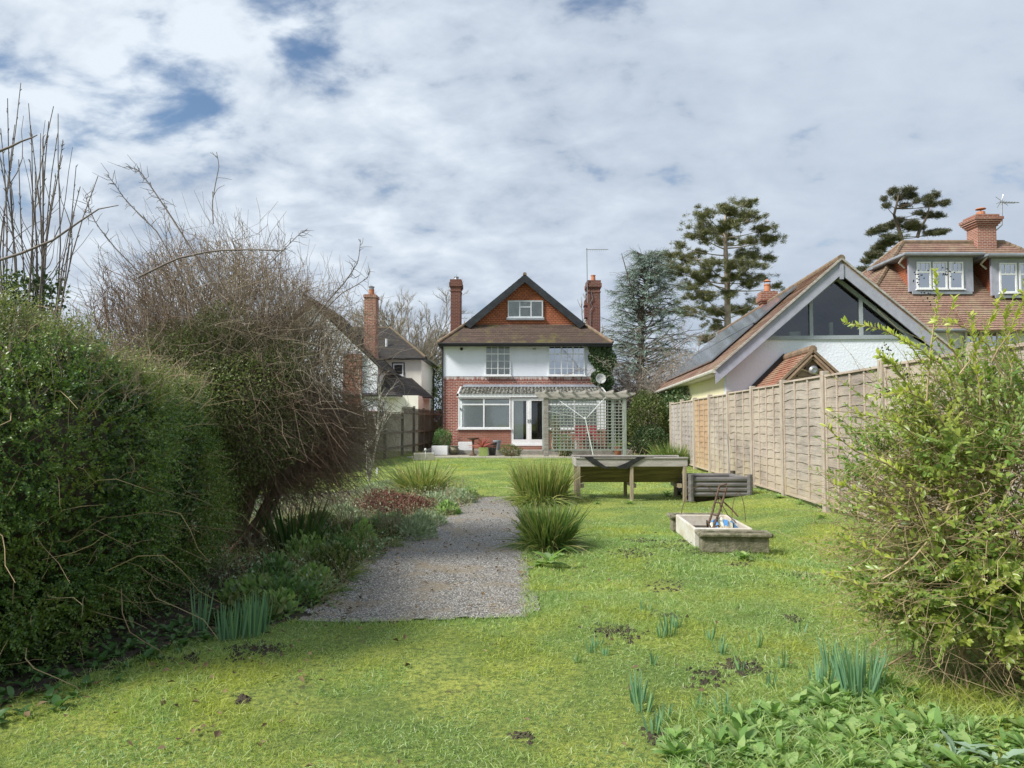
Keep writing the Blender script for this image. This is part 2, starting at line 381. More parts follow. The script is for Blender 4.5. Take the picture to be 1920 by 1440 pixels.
M['hedge_leaf'] = leafmat('hedge_leaf', [(.04, .10, .028), (.075, .165, .035), (.14, .26, .05), (.03, .07, .028), (.27, .38, .09)], .35, .35, patch=(.22, .28, .05), pscale=3)
M['hedge_painted_sun'] = leafmat('hedge_leaf_painted_sun', [(.19, .25, .08), (.30, .34, .13), (.12, .18, .05), (.44, .46, .22)], .35, .45, patch=(.27, .27, .13), pscale=1.8)  # brighter, yellower copy of the hedge leaf: sunlight put into the colour
M['privet'] = leafmat('privet_leaf', [(.19, .32, .07), (.26, .40, .09), (.12, .23, .05), (.36, .46, .12), (.23, .34, .12)], .4, .32, patch=(.42, .46, .08), pscale=2.6)
M['privet_tip'] = leafmat('privet_young_leaf', [(.42, .48, .07), (.5, .54, .12), (.34, .44, .08)], .45, .35)
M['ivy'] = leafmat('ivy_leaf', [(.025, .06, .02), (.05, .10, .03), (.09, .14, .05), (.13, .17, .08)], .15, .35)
M['olive'] = leafmat('olive_leaf', [(.11, .17, .05), (.18, .24, .07), (.26, .28, .11), (.08, .13, .04)], .25, .5)
M['bush'] = leafmat('bush_leaf', [(.09, .13, .03), (.05, .09, .02), (.15, .19, .05), (.2, .22, .08)], .3, .5)
M['pine'] = leafmat('pine_needles', [(.10, .115, .05), (.16, .17, .07), (.24, .23, .10), (.06, .07, .035)], .15, .6)
M['cedar'] = leafmat('blue_cedar_needles', [(.19, .27, .23), (.26, .35, .31), (.13, .19, .16), (.34, .43, .38)], .15, .6)
M['fir'] = leafmat('dark_conifer_needles', [(.09, .10, .05), (.13, .13, .07), (.06, .07, .04), (.19, .16, .10)], .15, .6)
M['tuft'] = leafmat('evergreen_strap_leaf', [(.05, .12, .03), (.10, .19, .04), (.18, .27, .06), (.38, .36, .15), (.07, .14, .035)], .3, .4)
M['tuft_dry'] = leafmat('straw_tinged_strap_leaf', [(.15, .24, .05), (.30, .36, .10), (.48, .42, .18), (.12, .20, .05), (.20, .29, .07)], .3, .5)
M['iris'] = leafmat('dark_sword_leaf', [(.04, .10, .025), (.07, .14, .035), (.10, .17, .04)], .25, .4)
M['daff'] = leafmat('bluegreen_daffodil_leaf', [(.16, .32, .20), (.22, .38, .22), (.13, .27, .17), (.24, .40, .16)], .3, .4)
M['weed'] = leafmat('fresh_weed_leaf', [(.20, .36, .11), (.29, .46, .13), (.13, .26, .07), (.40, .53, .22), (.28, .40, .10)], .4, .7, patch=(.28, .38, .20), pscale=5, spec=.25)
M['weed_dark'] = leafmat('dark_weed_leaf', [(.06, .14, .04), (.11, .22, .06), (.19, .30, .10), (.07, .14, .06)], .3, .45)
M['greygreen'] = leafmat('grey_green_leaf', [(.28, .36, .22), (.38, .46, .30), (.20, .28, .14), (.46, .52, .36)], .2, .7)
M['sedum'] = leafmat('russet_dead_stems', [(.14, .04, .035), (.20, .07, .05), (.10, .04, .035), (.28, .18, .10)], .1, .8)
M['litter'] = leafmat('dead_leaves', [(.14, .085, .04), (.22, .15, .07), (.09, .055, .03), (.34, .26, .14)], .1, .8)
M['cordy'] = leafmat('red_cordyline_leaf', [(.40, .10, .09), (.55, .22, .18), (.28, .06, .06)], .3, .5)
M['silver'] = leafmat('silvery_thistle_leaf', [(.34, .46, .34), (.27, .39, .27), (.42, .52, .40)], .3, .6)
M['grassblade'] = leafmat('grass_blade', [(.19, .33, .09), (.31, .46, .14), (.43, .57, .22), (.12, .24, .06), (.60, .66, .40)], .4, .5, patch=(.52, .56, .09), pscale=1.1)
M['berry'] = plain('black_berry', (.012, .01, .02), None, 6, .3)

def lawn_mat():
    m, t, b = nt('mossy_lawn')
    col = mixc(t, ramp(t, noise(t, .9, 6, .6), .35, .65), (.15, .22, .04), (.40, .43, .08))
    col = mixc(t, ramp(t, noise(t, 30, 5, .7), .35, .7), col, (.07, .12, .02))
    col = mixc(t, ramp(t, noise(t, 3.3, 6, .75), .60, .70, 0, .8), col, (.045, .035, .02))
    t.links.new(col, b.inputs['Base Color']); b.inputs['Roughness'].default_value = .95
    bump(t, b, noise(t, 50, 5, .7), .02); return m
def gravel_mat(name, cols, scale, moss, spread=1., amt=.5):
    m, t, b = nt(name)
    vo = N(t, 'ShaderNodeTexVoronoi'); vo.inputs['Scale'].default_value = scale; t.links.new(N(t, 'ShaderNodeTexCoord').outputs['Object'], vo.inputs['Vector'])
    s = N(t, 'ShaderNodeSeparateColor'); t.links.new(vo.outputs['Color'], s.inputs[0])
    r = N(t, 'ShaderNodeValToRGB'); el = r.color_ramp.elements
    for i, c in enumerate(cols):
        p = i/(len(cols)-1); e = el[i] if i < 2 else el.new(p); e.position = p; e.color = rgba(c)
    t.links.new(s.outputs[0], r.inputs[0])
    edge = ramp(t, vo.outputs['Distance'], .25, .6, 0, .75)
    col = mixc(t, edge, r.outputs[0], tuple(x*.25 for x in cols[0]))
    col = mixc(t, ramp(t, noise(t, 1.2*spread, 6, .7), .48, .66, 0, amt), col, moss)
    t.links.new(col, b.inputs['Base Color']); b.inputs['Roughness'].default_value = .8
    bump(t, b, mth(t, 'MULTIPLY', vo.outputs['Distance'], -1), .008); return m
M['lawn'] = lawn_mat()
M['path'] = gravel_mat('fine_aggregate_path', [(.12, .113, .10), (.32, .30, .265), (.48, .455, .41), (.74, .70, .63), (.22, .19, .155)], 78, (.24, .19, .12), 1.6, .7)
M['gravel'] = gravel_mat('buff_gravel', [(.40, .34, .24), (.60, .54, .42), (.70, .66, .56), (.5, .42, .3)], 30, (.25, .2, .13))
M['soil'] = plain('dark_soil', (.07, .055, .034), (.038, .03, .02), 8, .95, .03, 25)
M['paving'] = plain('grey_paving', (.34, .32, .28), (.22, .21, .18), 4, .9)

def add_translucency(m, f):
    t = m.node_tree; b = t.nodes['Principled BSDF']; tr = N(t, 'ShaderNodeBsdfTranslucent'); mx = N(t, 'ShaderNodeMixShader'); mx.inputs[0].default_value = f
    src = b.inputs['Base Color'].links[0].from_socket; t.links.new(src, tr.inputs[0]); t.links.new(b.outputs[0], mx.inputs[1]); t.links.new(tr.outputs[0], mx.inputs[2]); t.links.new(mx.outputs[0], t.nodes['Material Output'].inputs[0])
add_translucency(M['corr'], .55)
def fence_mat(name, c1, c2, c3):
    m, t, b = nt(name)
    v = mapping(t, (.6, .6, 5))
    col = mixc(t, ramp(t, noise(t, 3, 6, .7, v), .35, .65), c1, c2)
    col = mixc(t, ramp(t, noise(t, 1.1, 5, .6), .4, .65, 0, .8), col, c3)
    col = mixc(t, ramp(t, noise(t, 9, 5, .8, v), .58, .7, 0, .5), col, tuple(x*.45 for x in c2))
    s = N(t, 'ShaderNodeSeparateXYZ'); t.links.new(N(t, 'ShaderNodeTexCoord').outputs['Object'], s.inputs[0])
    alg = mth(t, 'MULTIPLY', ramp(t, s.outputs[2], .25, .95, 1, 0), ramp(t, noise(t, 2.2, 5, .7), .35, .65, 0, .65))
    col = mixc(t, alg, col, (.40, .33, .20))
    t.links.new(col, b.inputs['Base Color']); b.inputs['Roughness'].default_value = .9
    bump(t, b, noise(t, 8, 6, .7, mapping(t, (.8, .8, 9))), .01); return m
M['lap'] = fence_mat('weathered_lap_boards', (.40, .35, .30), (.27, .235, .205), (.46, .405, .34))
M['lap_grey'] = fence_mat('grey_lap_boards', (.36, .335, .325), (.26, .24, .235), (.40, .37, .36))
M['lap_orange'] = fence_mat('orange_lap_boards', (.45, .29, .17), (.35, .23, .14), (.48, .35, .22))
M['lap_dark'] = fence_mat('darker_lap_boards', (.33, .28, .24), (.22, .185, .16), (.43, .37, .30))
M['lap_warm'] = fence_mat('warm_lap_boards', (.42, .36, .30), (.30, .255, .215), (.48, .415, .33))
M['batten'] = fence_mat('fence_batten', (.48, .40, .33), (.37, .30, .25), (.52, .44, .37))
M['post'] = plain('pale_fence_post', (.50, .43, .36), (.38, .32, .26), 5, .9, .003, 30, stretch=(4, 4, 1))

# ------------------------------------------------------------------ vegetation helpers (numpy)
def unit(v): return v/np.maximum(np.linalg.norm(v, axis=-1, keepdims=True), 1e-9)
def rdir(n): return unit(rng.normal(size=(n, 3)))
class Lump:
    def __init__(s, scale, k=7, seed=1):
        r = np.random.default_rng(seed); s.d = r.normal(size=(k, 3))*scale; s.p = r.uniform(0, 6.28, k)
    def __call__(s, p): return np.sin(p@s.d.T+s.p).mean(-1)*2.2
def leaves(c, dirs, nrm, L, Wd, fold=.25, tipup=0.):
    """rhomb leaves, c base points, dirs along the leaf, nrm face normal"""
    n = len(c); dirs = unit(dirs); side = unit(np.cross(dirs, nrm)); up = np.cross(side, dirs)
    L = np.broadcast_to(np.asarray(L, float), (n,))[:, None]; Wd = np.broadcast_to(np.asarray(Wd, float), (n,))[:, None]
    m = c+dirs*L*.45
    V = np.stack([c, m-side*Wd*.5+up*Wd*fold, c+dirs*L+up*L*tipup, m+side*Wd*.5+up*Wd*fold], 1).reshape(-1, 3)
    b = (np.arange(n)*4)[:, None]
    return V, np.concatenate([b+[0, 1, 2], b+[0, 2, 3]], 0)
def ovals(c, dirs, nrm, L, Wd, fold=.18, curl=.15, segs=4, lobed=0.):
    """rounder leaves with a midrib: 2 columns x segs"""
    n = len(c); dirs = unit(dirs); side = unit(np.cross(dirs, nrm)); up = np.cross(side, dirs)
    L = np.broadcast_to(np.asarray(L, float), (n,)); Wd = np.broadcast_to(np.asarray(Wd, float), (n,))
    ts = np.linspace(0, 1, segs+1); rows = []
    for i, t in enumerate(ts):
        w = (math.sin(math.pi*min(.98, t*.92+.05))**.8)*(1 if i < segs else .05)
        if i == 0: w = .08
        w = w*(1+lobed*(1 if i % 2 else -1))
        mid = c+dirs*(L*t)[:, None]-up*(curl*L*t*t)[:, None]
        rows += [mid-side*(Wd*w*.5)[:, None]+up*(Wd*w*fold)[:, None], mid, mid+side*(Wd*w*.5)[:, None]+up*(Wd*w*fold)[:, None]]
    V = np.stack(rows, 1).reshape(-1, 3); k = 3*(segs+1); b = (np.arange(n)*k)[:, None]; Fq = []
    for i in range(segs):
        a = i*3; Fq += [b+[a, a+1, a+4, a+3], b+[a+1, a+2, a+5, a+4]]
    return V, np.concatenate(Fq, 0)
def blades(c, dirs, L, Wd, droop, segs=4, flat=None):
    n = len(c); dirs = unit(dirs)
    L = np.broadcast_to(np.asarray(L, float), (n,)); Wd = np.broadcast_to(np.asarray(Wd, float), (n,)); droop = np.broadcast_to(np.asarray(droop, float), (n,))
    side = unit(np.cross(dirs, rdir(n)) if flat is None else np.cross(dirs, flat))
    hz = dirs.copy(); hz[:, 2] = 0
    rows = []
    for i in range(segs+1):
        t = i/segs
        mid = c+dirs*(L*t)[:, None]+hz*(droop*L*t*t*.6)[:, None]; mid[:, 2] -= droop*L*t*t*.75
        w = Wd*(.6+.4*math.sin(math.pi*t))*(1-t**3) if i < segs else Wd*.04
        rows += [mid-side*(w/2)[:, None], mid+side*(w/2)[:, None]]
    V = np.stack(rows, 1).reshape(-1, 3); k = 2*(segs+1); b = (np.arange(n)*k)[:, None]
    return V, np.concatenate([b+[2*i, 2*i+1, 2*i+3, 2*i+2] for i in range(segs)], 0)
def twigs(paths, r0, r1, sides=3):
    """paths (n,k,3)"""
    n, k, _ = paths.shape
    r0 = np.broadcast_to(np.asarray(r0, float), (n,)); r1 = np.broadcast_to(np.asarray(r1, float), (n,))
    d = unit(paths[:, -1]-paths[:, 0]); a = unit(np.cross(d, rdir(n))); b = np.cross(d, a)
    V = np.empty((n, k, sides, 3))
    for i in range(k):
        r = r0+(r1-r0)*i/(k-1)
        for j in range(sides):
            an = 2*math.pi*j/sides
            V[:, i, j] = paths[:, i]+(a*math.cos(an)+b*math.sin(an))*r[:, None]
    base = (np.arange(n)*k*sides)[:, None]; Fq = []
    for i in range(k-1):
        for j in range(sides):
            Fq.append(base+[i*sides+j, i*sides+(j+1) % sides, (i+1)*sides+(j+1) % sides, (i+1)*sides+j])
    return V.reshape(-1, 3), np.concatenate(Fq, 0)
def bez(p0, d0, L, k=5, grav=0., wob=.05):
    """curved shoots: start points, directions, lengths -> (n,k,3)"""
    n = len(p0); L = np.broadcast_to(np.asarray(L, float), (n,)); d0 = unit(d0)
    grav = np.broadcast_to(np.asarray(grav, float), (n,))
    out = np.empty((n, k, 3)); w = rdir(n)*wob
    for i in range(k):
        t = i/(k-1)
        q = p0+d0*(L*t)[:, None]+w*(L*math.sin(math.pi*t*1.5))[:, None]+w[:, [1, 2, 0]]*(L*t*t)[:, None]*1.5
        q[:, 2] -= grav*L*t*t
        out[:, i] = q
    return out
def on_path(paths, t):
    """interpolate positions and tangents at t (n,m)"""
    n, k, _ = paths.shape; x = np.clip(t, 0, .999)*(k-1); i = x.astype(int); f = (x-i)[..., None]
    idx = np.arange(n)[:, None]
    a, b = paths[idx, i], paths[idx, i+1]
    return a*(1-f)+b*f, unit(b-a)
def merge(*parts):
    Vs, Fs, o = [], {}, 0
    for V, Fc in parts:
        Fs.setdefault(Fc.shape[1], []).append(Fc+o); Vs.append(V); o += len(V)
    return np.concatenate(Vs), [np.concatenate(f) for f in Fs.values()]
def A(*v): return np.array(v, float)

# ================================================================== GROUND
def gz(x, y):
    x = np.asarray(x, float); y = np.asarray(y, float)
    s = np.clip((x-3.0)/1.6, 0, 1); s = s*s*(3-2*s)
    amp = np.clip((29-y)/6, 0, 1)*np.clip((y-1)/2, 0, 1)
    bed = np.clip((-1.1-x)/1.5, 0, 1)*np.clip((y-4.5)/2, 0, 1)*np.clip((15-y)/3, 0, 1)
    return .13*s*np.clip((31-y)/3, 0, 1)+amp*.016*(np.sin(x*2.1+y*1.3)+np.sin(x*.9-y*2.3+1))+.05*bed
def grid_sheet(name, xs, ys, m, zoff=0., keep=None):
    X, Y = np.meshgrid(xs, ys); Z = gz(X, Y)+zoff
    V = np.stack([X, Y, Z], -1).reshape(-1, 3); nx, ny = len(xs), len(ys)
    i, j = np.meshgrid(np.arange(nx-1), np.arange(ny-1)); a = (j*nx+i).ravel()
    return np_obj(name, V, np.stack([a, a+1, a+nx+1, a+nx], 1), m, local=True, smooth=True)
xs = np.concatenate([[-900, -300, -100, -40, -20], np.arange(-12, 12.01, .2), [20, 40, 100, 300, 900]])
ys = np.concatenate([[-300, -60, -15], np.arange(-4, 32.01, .25), [36, 45, 60, 100, 300, 1500]])
tag(grid_sheet('lawn', xs, ys, M['lawn']), kind='structure')
path_poly = [(-1.50, 5.28), (.10, 5.28), (.12, 6.3), (.15, 7.3), (.12, 9.3), (.09, 11.5), (.06, 14.0), (-.55, 14.0), (-.72, 13), (-.9, 11.6), (-1.22, 10.2), (-1.38, 9.2), (-1.38, 8.0), (-1.42, 7.0), (-1.48, 6.2)]
bed_poly = [(-3.4, 2.2), (-2.72, 3.5), (-2.4, 4.0), (-2.1, 4.55), (-1.8, 5.0), (-1.35, 5.5), (-1.3, 7.2), (-1.2, 9.2), (-1.05, 10.2), (-.75, 11.6), (-.5, 13.2), (-.45, 14.3), (-1.2, 15.0), (-2.6, 15.4), (-3.6, 14.8), (-5.5, 13.5), (-6.5, 9), (-6.5, 2.2)]
def inpoly(x, y, poly):
    x = np.asarray(x); y = np.asarray(y); r = np.zeros(x.shape, bool); n = len(poly)
    for i in range(n):
        x0, y0 = poly[i]; x1, y1 = poly[(i+1) % n]
        c = ((y0 > y) != (y1 > y)) & (x < (x1-x0)*(y-y0)/((y1-y0) or 1e-9)+x0); r ^= c
    return r
def poly_sheet(name, poly, m, zoff, step=.12, jag=.05):
    """sheet following the ground with an irregular edge"""
    px = [p[0] for p in poly]; py = [p[1] for p in poly]
    xs = np.arange(min(px)-.2, max(px)+.2, step); ys = np.arange(min(py)-.2, max(py)+.2, step)
    X, Y = np.meshgrid(xs, ys); cx = (X[:-1, :-1]+step/2); cy = (Y[:-1, :-1]+step/2)
    lm = Lump(6, seed=3)(np.stack([cx, cy, cx*0], -1))
    keep = inpoly(cx+jag*lm, cy+jag*.6*lm[::-1], poly).ravel()
    Z = gz(X, Y)+zoff; V = np.stack([X, Y, Z], -1).reshape(-1, 3)
    nx = len(xs); i, j = np.meshgrid(np.arange(nx-1), np.arange(len(ys)-1)); a = (j*nx+i).ravel()[keep]
    return np_obj(name, V, np.stack([a, a+1, a+nx+1, a+nx], 1), m, local=True, smooth=True)
tag(poly_sheet('garden_bed_soil', bed_poly, M['soil'], .008, .1, .12), kind='structure')
tag(poly_sheet('garden_path', path_poly, M['path'], .014, .05, .07), kind='structure')
tag(poly_sheet('gravel_strip', [(-3.9, 28.6), (6.0, 28.6), (6.0, 31.2), (-3.9, 31.2)], M['gravel'], .02, .25, .0), kind='structure')
mb = MB(); mb.slab([(-3.7, 31.0), (5.0, 31.0), (5.0, 34.1), (-3.7, 34.1)], -.1, .2)
tag(mb.build('patio', M['paving'], bevel=.01), kind='structure')
mb = MB()
for i in range(10):
    x = -4.0+i*1.0; mb.box(x, x+.985, 28.42, 28.56, -.1, .07+random.uniform(-.008, .008))
tag(mb.build('stone_edging', M['stone_pale'], bevel=.008), 'row of pale edging stones between the far lawn and the gravel', 'edging')

# ================================================================== windows
def window(par, x0, x1, z0, z1, y, cols, rows=None, bars=(0, 0), fr=.05, depth=.06, m=None, pane='glass', cell_rows=None, topbars=0, name='window', back='net', label=None, backoff=.05, fly=None):
    """cols: split positions 0..1; rows: split positions; bars: glazing bars per light (nx, nz). Front is -y."""
    m = m or M['upvc']; f = MB(); w = x1-x0; h = z1-z0
    f.box(x0, x1, y-depth, y, z0, z0+fr); f.box(x0, x1, y-depth, y, z1-fr, z1)
    f.box(x0, x0+fr, y-depth, y, z0+fr, z1-fr); f.box(x1-fr, x1, y-depth, y, z0+fr, z1-fr)
    for c in cols: f.box(x0+w*c-fr/2, x0+w*c+fr/2, y-depth+.002, y, z0+fr, z1-fr)
    xsn = [x0]+[x0+w*c for c in cols]+[x1]
    for r in (rows or []):
        for i in range(len(xsn)-1):
            if cell_rows and i not in cell_rows: continue
            f.box(xsn[i]+fr*.5, xsn[i+1]-fr*.5, y-depth+.004, y, z0+h*r-fr/2, z0+h*r+fr/2)
    zsn = [z0]+[z0+h*r for r in (rows or [])]+[z1]
    for i in range(len(xsn)-1):
        for k in range(1, bars[0]+1):
            xx = xsn[i]+(xsn[i+1]-xsn[i])*k/(bars[0]+1); f.box(xx-.011, xx+.011, y-depth+.012, y-.005, z0+fr, z1-fr)
        for k in range(1, topbars+1):
            xx = xsn[i]+(xsn[i+1]-xsn[i])*k/(topbars+1); f.box(xx-.012, xx+.012, y-depth+.012, y-.005, zsn[-2], z1-fr)
        for j in range(len(zsn)-1):
            nz = bars[1] if (j == 0) else 0
            for k in range(1, nz+1):
                z = zsn[j]+(zsn[j+1]-zsn[j])*k/(nz+1); f.box(xsn[i]+fr*.5, xsn[i+1]-fr*.5, y-depth+.014, y-.006, z-.011, z+.011)
    f.box(x0-.05, x1+.05, y-depth-.06, y-.002, z0-.05, z0-.002)
    o = f.build(name, m, par, local=True)
    if label: o['label'] = label
    g = MB(); g.quad((x0+.01, y-depth*.45, z0+.01), (x1-.01, y-depth*.45, z0+.01), (x1-.01, y-depth*.45, z1-.01), (x0+.01, y-depth*.45, z1-.01))
    g.build('pane', M[pane], o, local=True)
    if back:
        g = MB(); g.quad((x0+.01, y-.012, z0+.01), (x1-.01, y-.012, z0+.01), (x1-.01, y-.012, z1-.01), (x0+.01, y-.012, z1-.01))
        g.build('curtain' if back == 'net' else 'painted_unlit_room', M[back], o, local=True)  # without curtains, a flat dark sheet painted as the unlit room
    return o
def chimney(par, x, y, w, d, z0, z1, m, corb=.05, pots=((0, 0),), potm='pot', poth=.3, cowl=False, sub=None):
    b = MB(); b.box(x-w/2, x+w/2, y-d/2, y+d/2, z0, z1-.42)
    b.box(x-w/2-corb*.4, x+w/2+corb*.4, y-d/2-corb*.4, y+d/2+corb*.4, z1-.62, z1-.55)
    b.box(x-w/2-corb*.6, x+w/2+corb*.6, y-d/2-corb*.6, y+d/2+corb*.6, z1-.42, z1-.35)
    b.box(x-w/2-corb*1.2, x+w/2+corb*1.2, y-d/2-corb*1.2, y+d/2+corb*1.2, z1-.35, z1-.15)
    b.box(x-w/2-corb*.6, x+w/2+corb*.6, y-d/2-corb*.6, y+d/2+corb*.6, z1-.15, z1)
    c = b.build('chimney', m, sub or par, local=True, bevel=.008)
    for px, py in pots:
        p = MB(); r = .12
        p.lathe([(r*1.15, z1-.02), (r, z1+.05), (r*.85, z1+poth*.85), (r*1.05, z1+poth*.88), (r*1.05, z1+poth), (r*.7, z1+poth), (r*.7, z1+poth*.3)], (x+px, y+py, 0), 14)
        if cowl: p.lathe([(.1, z1+poth+.12), (.15, z1+poth+.1), (.0, z1+poth+.2)], (x+px, y+py, 0), 12); p.tube([(x+px-.1, y+py, z1+poth), (x+px-.1, y+py, z1+poth+.12)], .01, 4); p.tube([(x+px+.1, y+py, z1+poth), (x+px+.1, y+py, z1+poth+.12)], .01, 4)
        p.build('chimney_pot', M[potm], c, local=True, smooth=False)
    return c

# ================================================================== MAIN HOUSE (front wall y=34.2)
H = thing('brick_house', 'detached white and red brick house with orange tile gable at the garden end', 'house', (.6, 34.2, 0))
b = MB(); b.box(-3.74, 3.74, 0, 9, 0, 3.24); b.build('brick_wall', M['brick'], H, local=True)
b = MB(); b.box(-3.74, 3.74, -.003, 9.003, 3.24, 3.46); b.build('soldier_course', M['soldier'], H, local=True)
b = MB(); b.box(-3.75, 3.75, -.02, 9.02, 3.46, 4.93); b.build('rendered_wall', M['render'], H, local=True)
r = MB()
EZ, MZ, RZ = 4.95, 5.95, 8.27
r.tiled((-3.95, -.45, EZ), (3.95, -.45, EZ), (2.76, .75, MZ), (-2.76, .75, MZ))
r.tiled((-3.95, 9.45, EZ), (-3.95, -.45, EZ), (-2.76, .75, MZ), (-2.76, 8.25, MZ))
r.tiled((3.95, -.45, EZ), (3.95, 9.45, EZ), (2.76, 8.25, MZ), (2.76, .75, MZ))
r.tiled((-2.80, 8.6, MZ-.03), (-2.80, .42, MZ-.03), (0, .42, RZ), (0, 8.6, RZ))
r.tiled((2.80, .42, MZ-.03), (2.80, 8.6, MZ-.03), (0, 8.6, RZ), (0, .42, RZ))
roof = r.build('roof', M['roof'], H, local=True)
b = MB(); b.box(-3.92, 3.92, -.47, -.43, EZ-.16, EZ-.01); b.box(-3.92, 3.92, -.43, 0, EZ-.05, EZ-.02); b.tube([(-3.97, -.51, EZ-.04), (3.97, -.51, EZ-.04)], .055, 8)
b.box(-3.94, -3.90, -.43, 9.4, EZ-.16, EZ-.01); b.box(3.90, 3.94, -.43, 9.4, EZ-.16, EZ-.01)
b.build('gutter', M['black'], H, local=True)
b = MB()
for sx in (-1, 1):
    b.tube([(sx*3.97, -.47, EZ+.02), (sx*2.78, .73, MZ+.03)], .075, 8)
b.tube([(0, .4, RZ+.01), (0, 8.6, RZ+.01)], .09, 8)
b.build('ridge_tiles', M['ridge'], roof, local=True)
b = MB(); b.prism([(-2.72, MZ), (2.72, MZ), (0, RZ-.06)], .76, 8.2); b.build('tile_hung_gable', M['tile_hung'], H, local=True)
b = MB()
for sx in (-1, 1):
    d = Vector((sx*2.84, 0, MZ-RZ-.02)); nn = Vector((-d.z*sx, 0, d.x*sx)).normalized()
    p0, p1 = Vector((0, .40, RZ-.01)), Vector((sx*2.84, .40, MZ-.02))
    off = Vector((0, 0, -.36))
    b.add([p0, p1, p1+off*.55+Vector((-sx*.28, 0, 0)), p0+off, p0+Vector((0, .05, 0)), p1+Vector((0, .05, 0)), p1+off*.55+Vector((-sx*.28, .05, 0)), p0+off+Vector((0, .05, 0))],
          [(0,1,2,3),(7,6,5,4),(0,4,5,1),(1,5,6,2),(2,6,7,3),(3,7,4,0)])
    b.add([p0+off*.9+Vector((0, .05, 0)), p1+off*.4+Vector((0, .05, 0)), p1+off*.4+Vector((0, .4, 0)), p0+off*.9+Vector((0, .4, 0))], [(0, 1, 2, 3)])
b.build('bargeboard', M['barge_black'], H, local=True)
chimney(H, -3.42, 3.3, .50, .9, 5.0, 8.50, M['brick_chim'], .06, ((0, 0),), 'steel', .2)
ch = chimney(H, 3.50, 3.3, .62, .9, 5.0, 8.45, M['brick_chim'], .06, ((0, -.1),), 'pot', .32)
b = MB(); b.box(3.06, 3.19, 3.0, 3.6, 6.6, 7.5); b.add([(3.02, 2.95, 7.2), (3.19, 2.95, 7.2), (3.19, 3.65, 7.2), (3.02, 3.65, 7.2), (3.19, 3.0, 7.75), (3.19, 3.6, 7.75)], [(0, 1, 4), (0, 4, 5, 3), (3, 5, 2)])
b.build('chimney_shoulder', M['brick_chim'], ch, local=True)
b = MB(); b.tube([(3.16, 2.75, 7.3), (3.14, 2.75, 10.05)], .02, 6); b.tube([(3.1, 2.75, 9.98), (4.2, 2.6, 9.95)], .015, 5)
for k in range(9): b.tube([(3.2+k*.11, 2.72-k*.015, 9.98), (3.2+k*.11, 2.72-k*.015, 9.86)], .006, 4)
b.tube([(3.3, 2.82, 5.7), (3.3, 2.8, 6.9), (3.42, 2.8, 7.1), (3.3, 2.8, 7.3), (3.42, 2.8, 7.5), (3.36, 2.82, 7.9)], .014, 5)
b.build('aerial', M['steel'], H, local=True)
window(H, -1.83, -.66, 3.50, 4.87, -.02, [.5], [.72], (1, 2), .05)
window(H, 1.06, 2.74, 3.50, 4.87, -.02, [.36, .68], [.72], (1, 2), .05, pane='glass_sky')
window(H, -.80, .86, 6.27, 7.08, .74, [.34, .66], [.62], (0, 0), .06, m=M['pale_frame'], cell_rows=[1], label='grey framed attic window in the orange tile gable')
b = MB(); b.box(-.86, .92, .62, .75, 6.15, 6.2); b.build('sill', M['lead'], H, local=True)
# vents
b = MB(); b.tube([(-2.92, -.06, 4.72), (-2.92, 0, 4.72)], .07, 14); b.build('wall_vent', M['black'], H, local=True)
b = MB(); b.box(.35, .5, -.05, 0, 4.7, 4.73); b.build('wall_vent', M['black'], H, local=True)
b = MB()
for k in range(8):
    a0, a1 = k/8, (k+1)/8
bd = MB(); bd.lathe([(.0, 0), (.09, .009), (.165, .037), (.225, .075), (.232, .075), (.165, .026), (0, -.011)], (0, 0, 0), 20)
Mx = Matrix.Translation((4.25-.12-.08, -.35, 3.32)) @ Matrix.Rotation(R(78), 4, 'X') @ Matrix.Rotation(R(0), 4, 'Y')
bd.v = [tuple(Mx @ Vector(v)) for v in bd.v]
bd.tube([(3.95, -.02, 3.1), (3.95, -.3, 3.15), (4.0, -.3, 3.3)], .02, 6); bd.tube([(4.0, -.38, 3.1), (4.02, -.75, 3.2)], .012, 5)
# satellite dish sits on the wall corner
for i, v in enumerate(bd.v): bd.v[i] = (v[0]-.62, v[1], v[2])
bd.build('satellite_dish', M['dish'], H, local=True, smooth=True)
# conservatory (front at local y=-1.9)
CY = -1.9; CX0, CX1 = -2.93, 3.46; CZ = 2.44
b = MB(); b.box(CX0, -.64, CY, CY+.12, .2, 1.06); b.box(CX0, CX0+.12, CY+.12, 0, .2, 1.06); b.build('dwarf_wall', M['brick_soft'], H, local=True)
b = MB(); b.box(.86, CX1, CY, CY+.12, .2, 1.06); b.box(CX1-.12, CX1, CY+.12, 0, .2, 1.06); b.build('dwarf_wall', M['brick_soft'], H, local=True)
b = MB(); b.box(CX0-.05, CX1+.05, CY-.07, CY+.06, CZ, CZ+.16); b.box(CX0-.05, CX0+.02, CY+.06, -.01, CZ, CZ+.1)
b.add([(CX0-.05, CY-.07, CZ+.16), (CX0-.05, -.02, 3.0), (CX0-.05, -.02, 2.9), (CX0-.05, CY-.07, CZ+.04), (CX0+.02, CY-.07, CZ+.16), (CX0+.02, -.02, 3.0), (CX0+.02, -.02, 2.9), (CX0+.02, CY-.07, CZ+.04)], [(0,1,2,3),(7,6,5,4),(0,4,5,1),(1,5,6,2),(2,6,7,3),(3,7,4,0)])
b.add([(CX1+.0, CY-.07, CZ+.16), (CX1, -.02, 3.0), (CX1, -.02, 2.9), (CX1, CY-.07, CZ+.04), (CX1+.06, CY-.07, CZ+.16), (CX1+.06, -.02, 3.0), (CX1+.06, -.02, 2.9), (CX1+.06, CY-.07, CZ+.04)], [(0,1,2,3),(7,6,5,4),(0,4,5,1),(1,5,6,2),(2,6,7,3),(3,7,4,0)])
b.build('conservatory_fascia', M['upvc'], H, local=True)
vs, fs = [], []; nn_ = 200
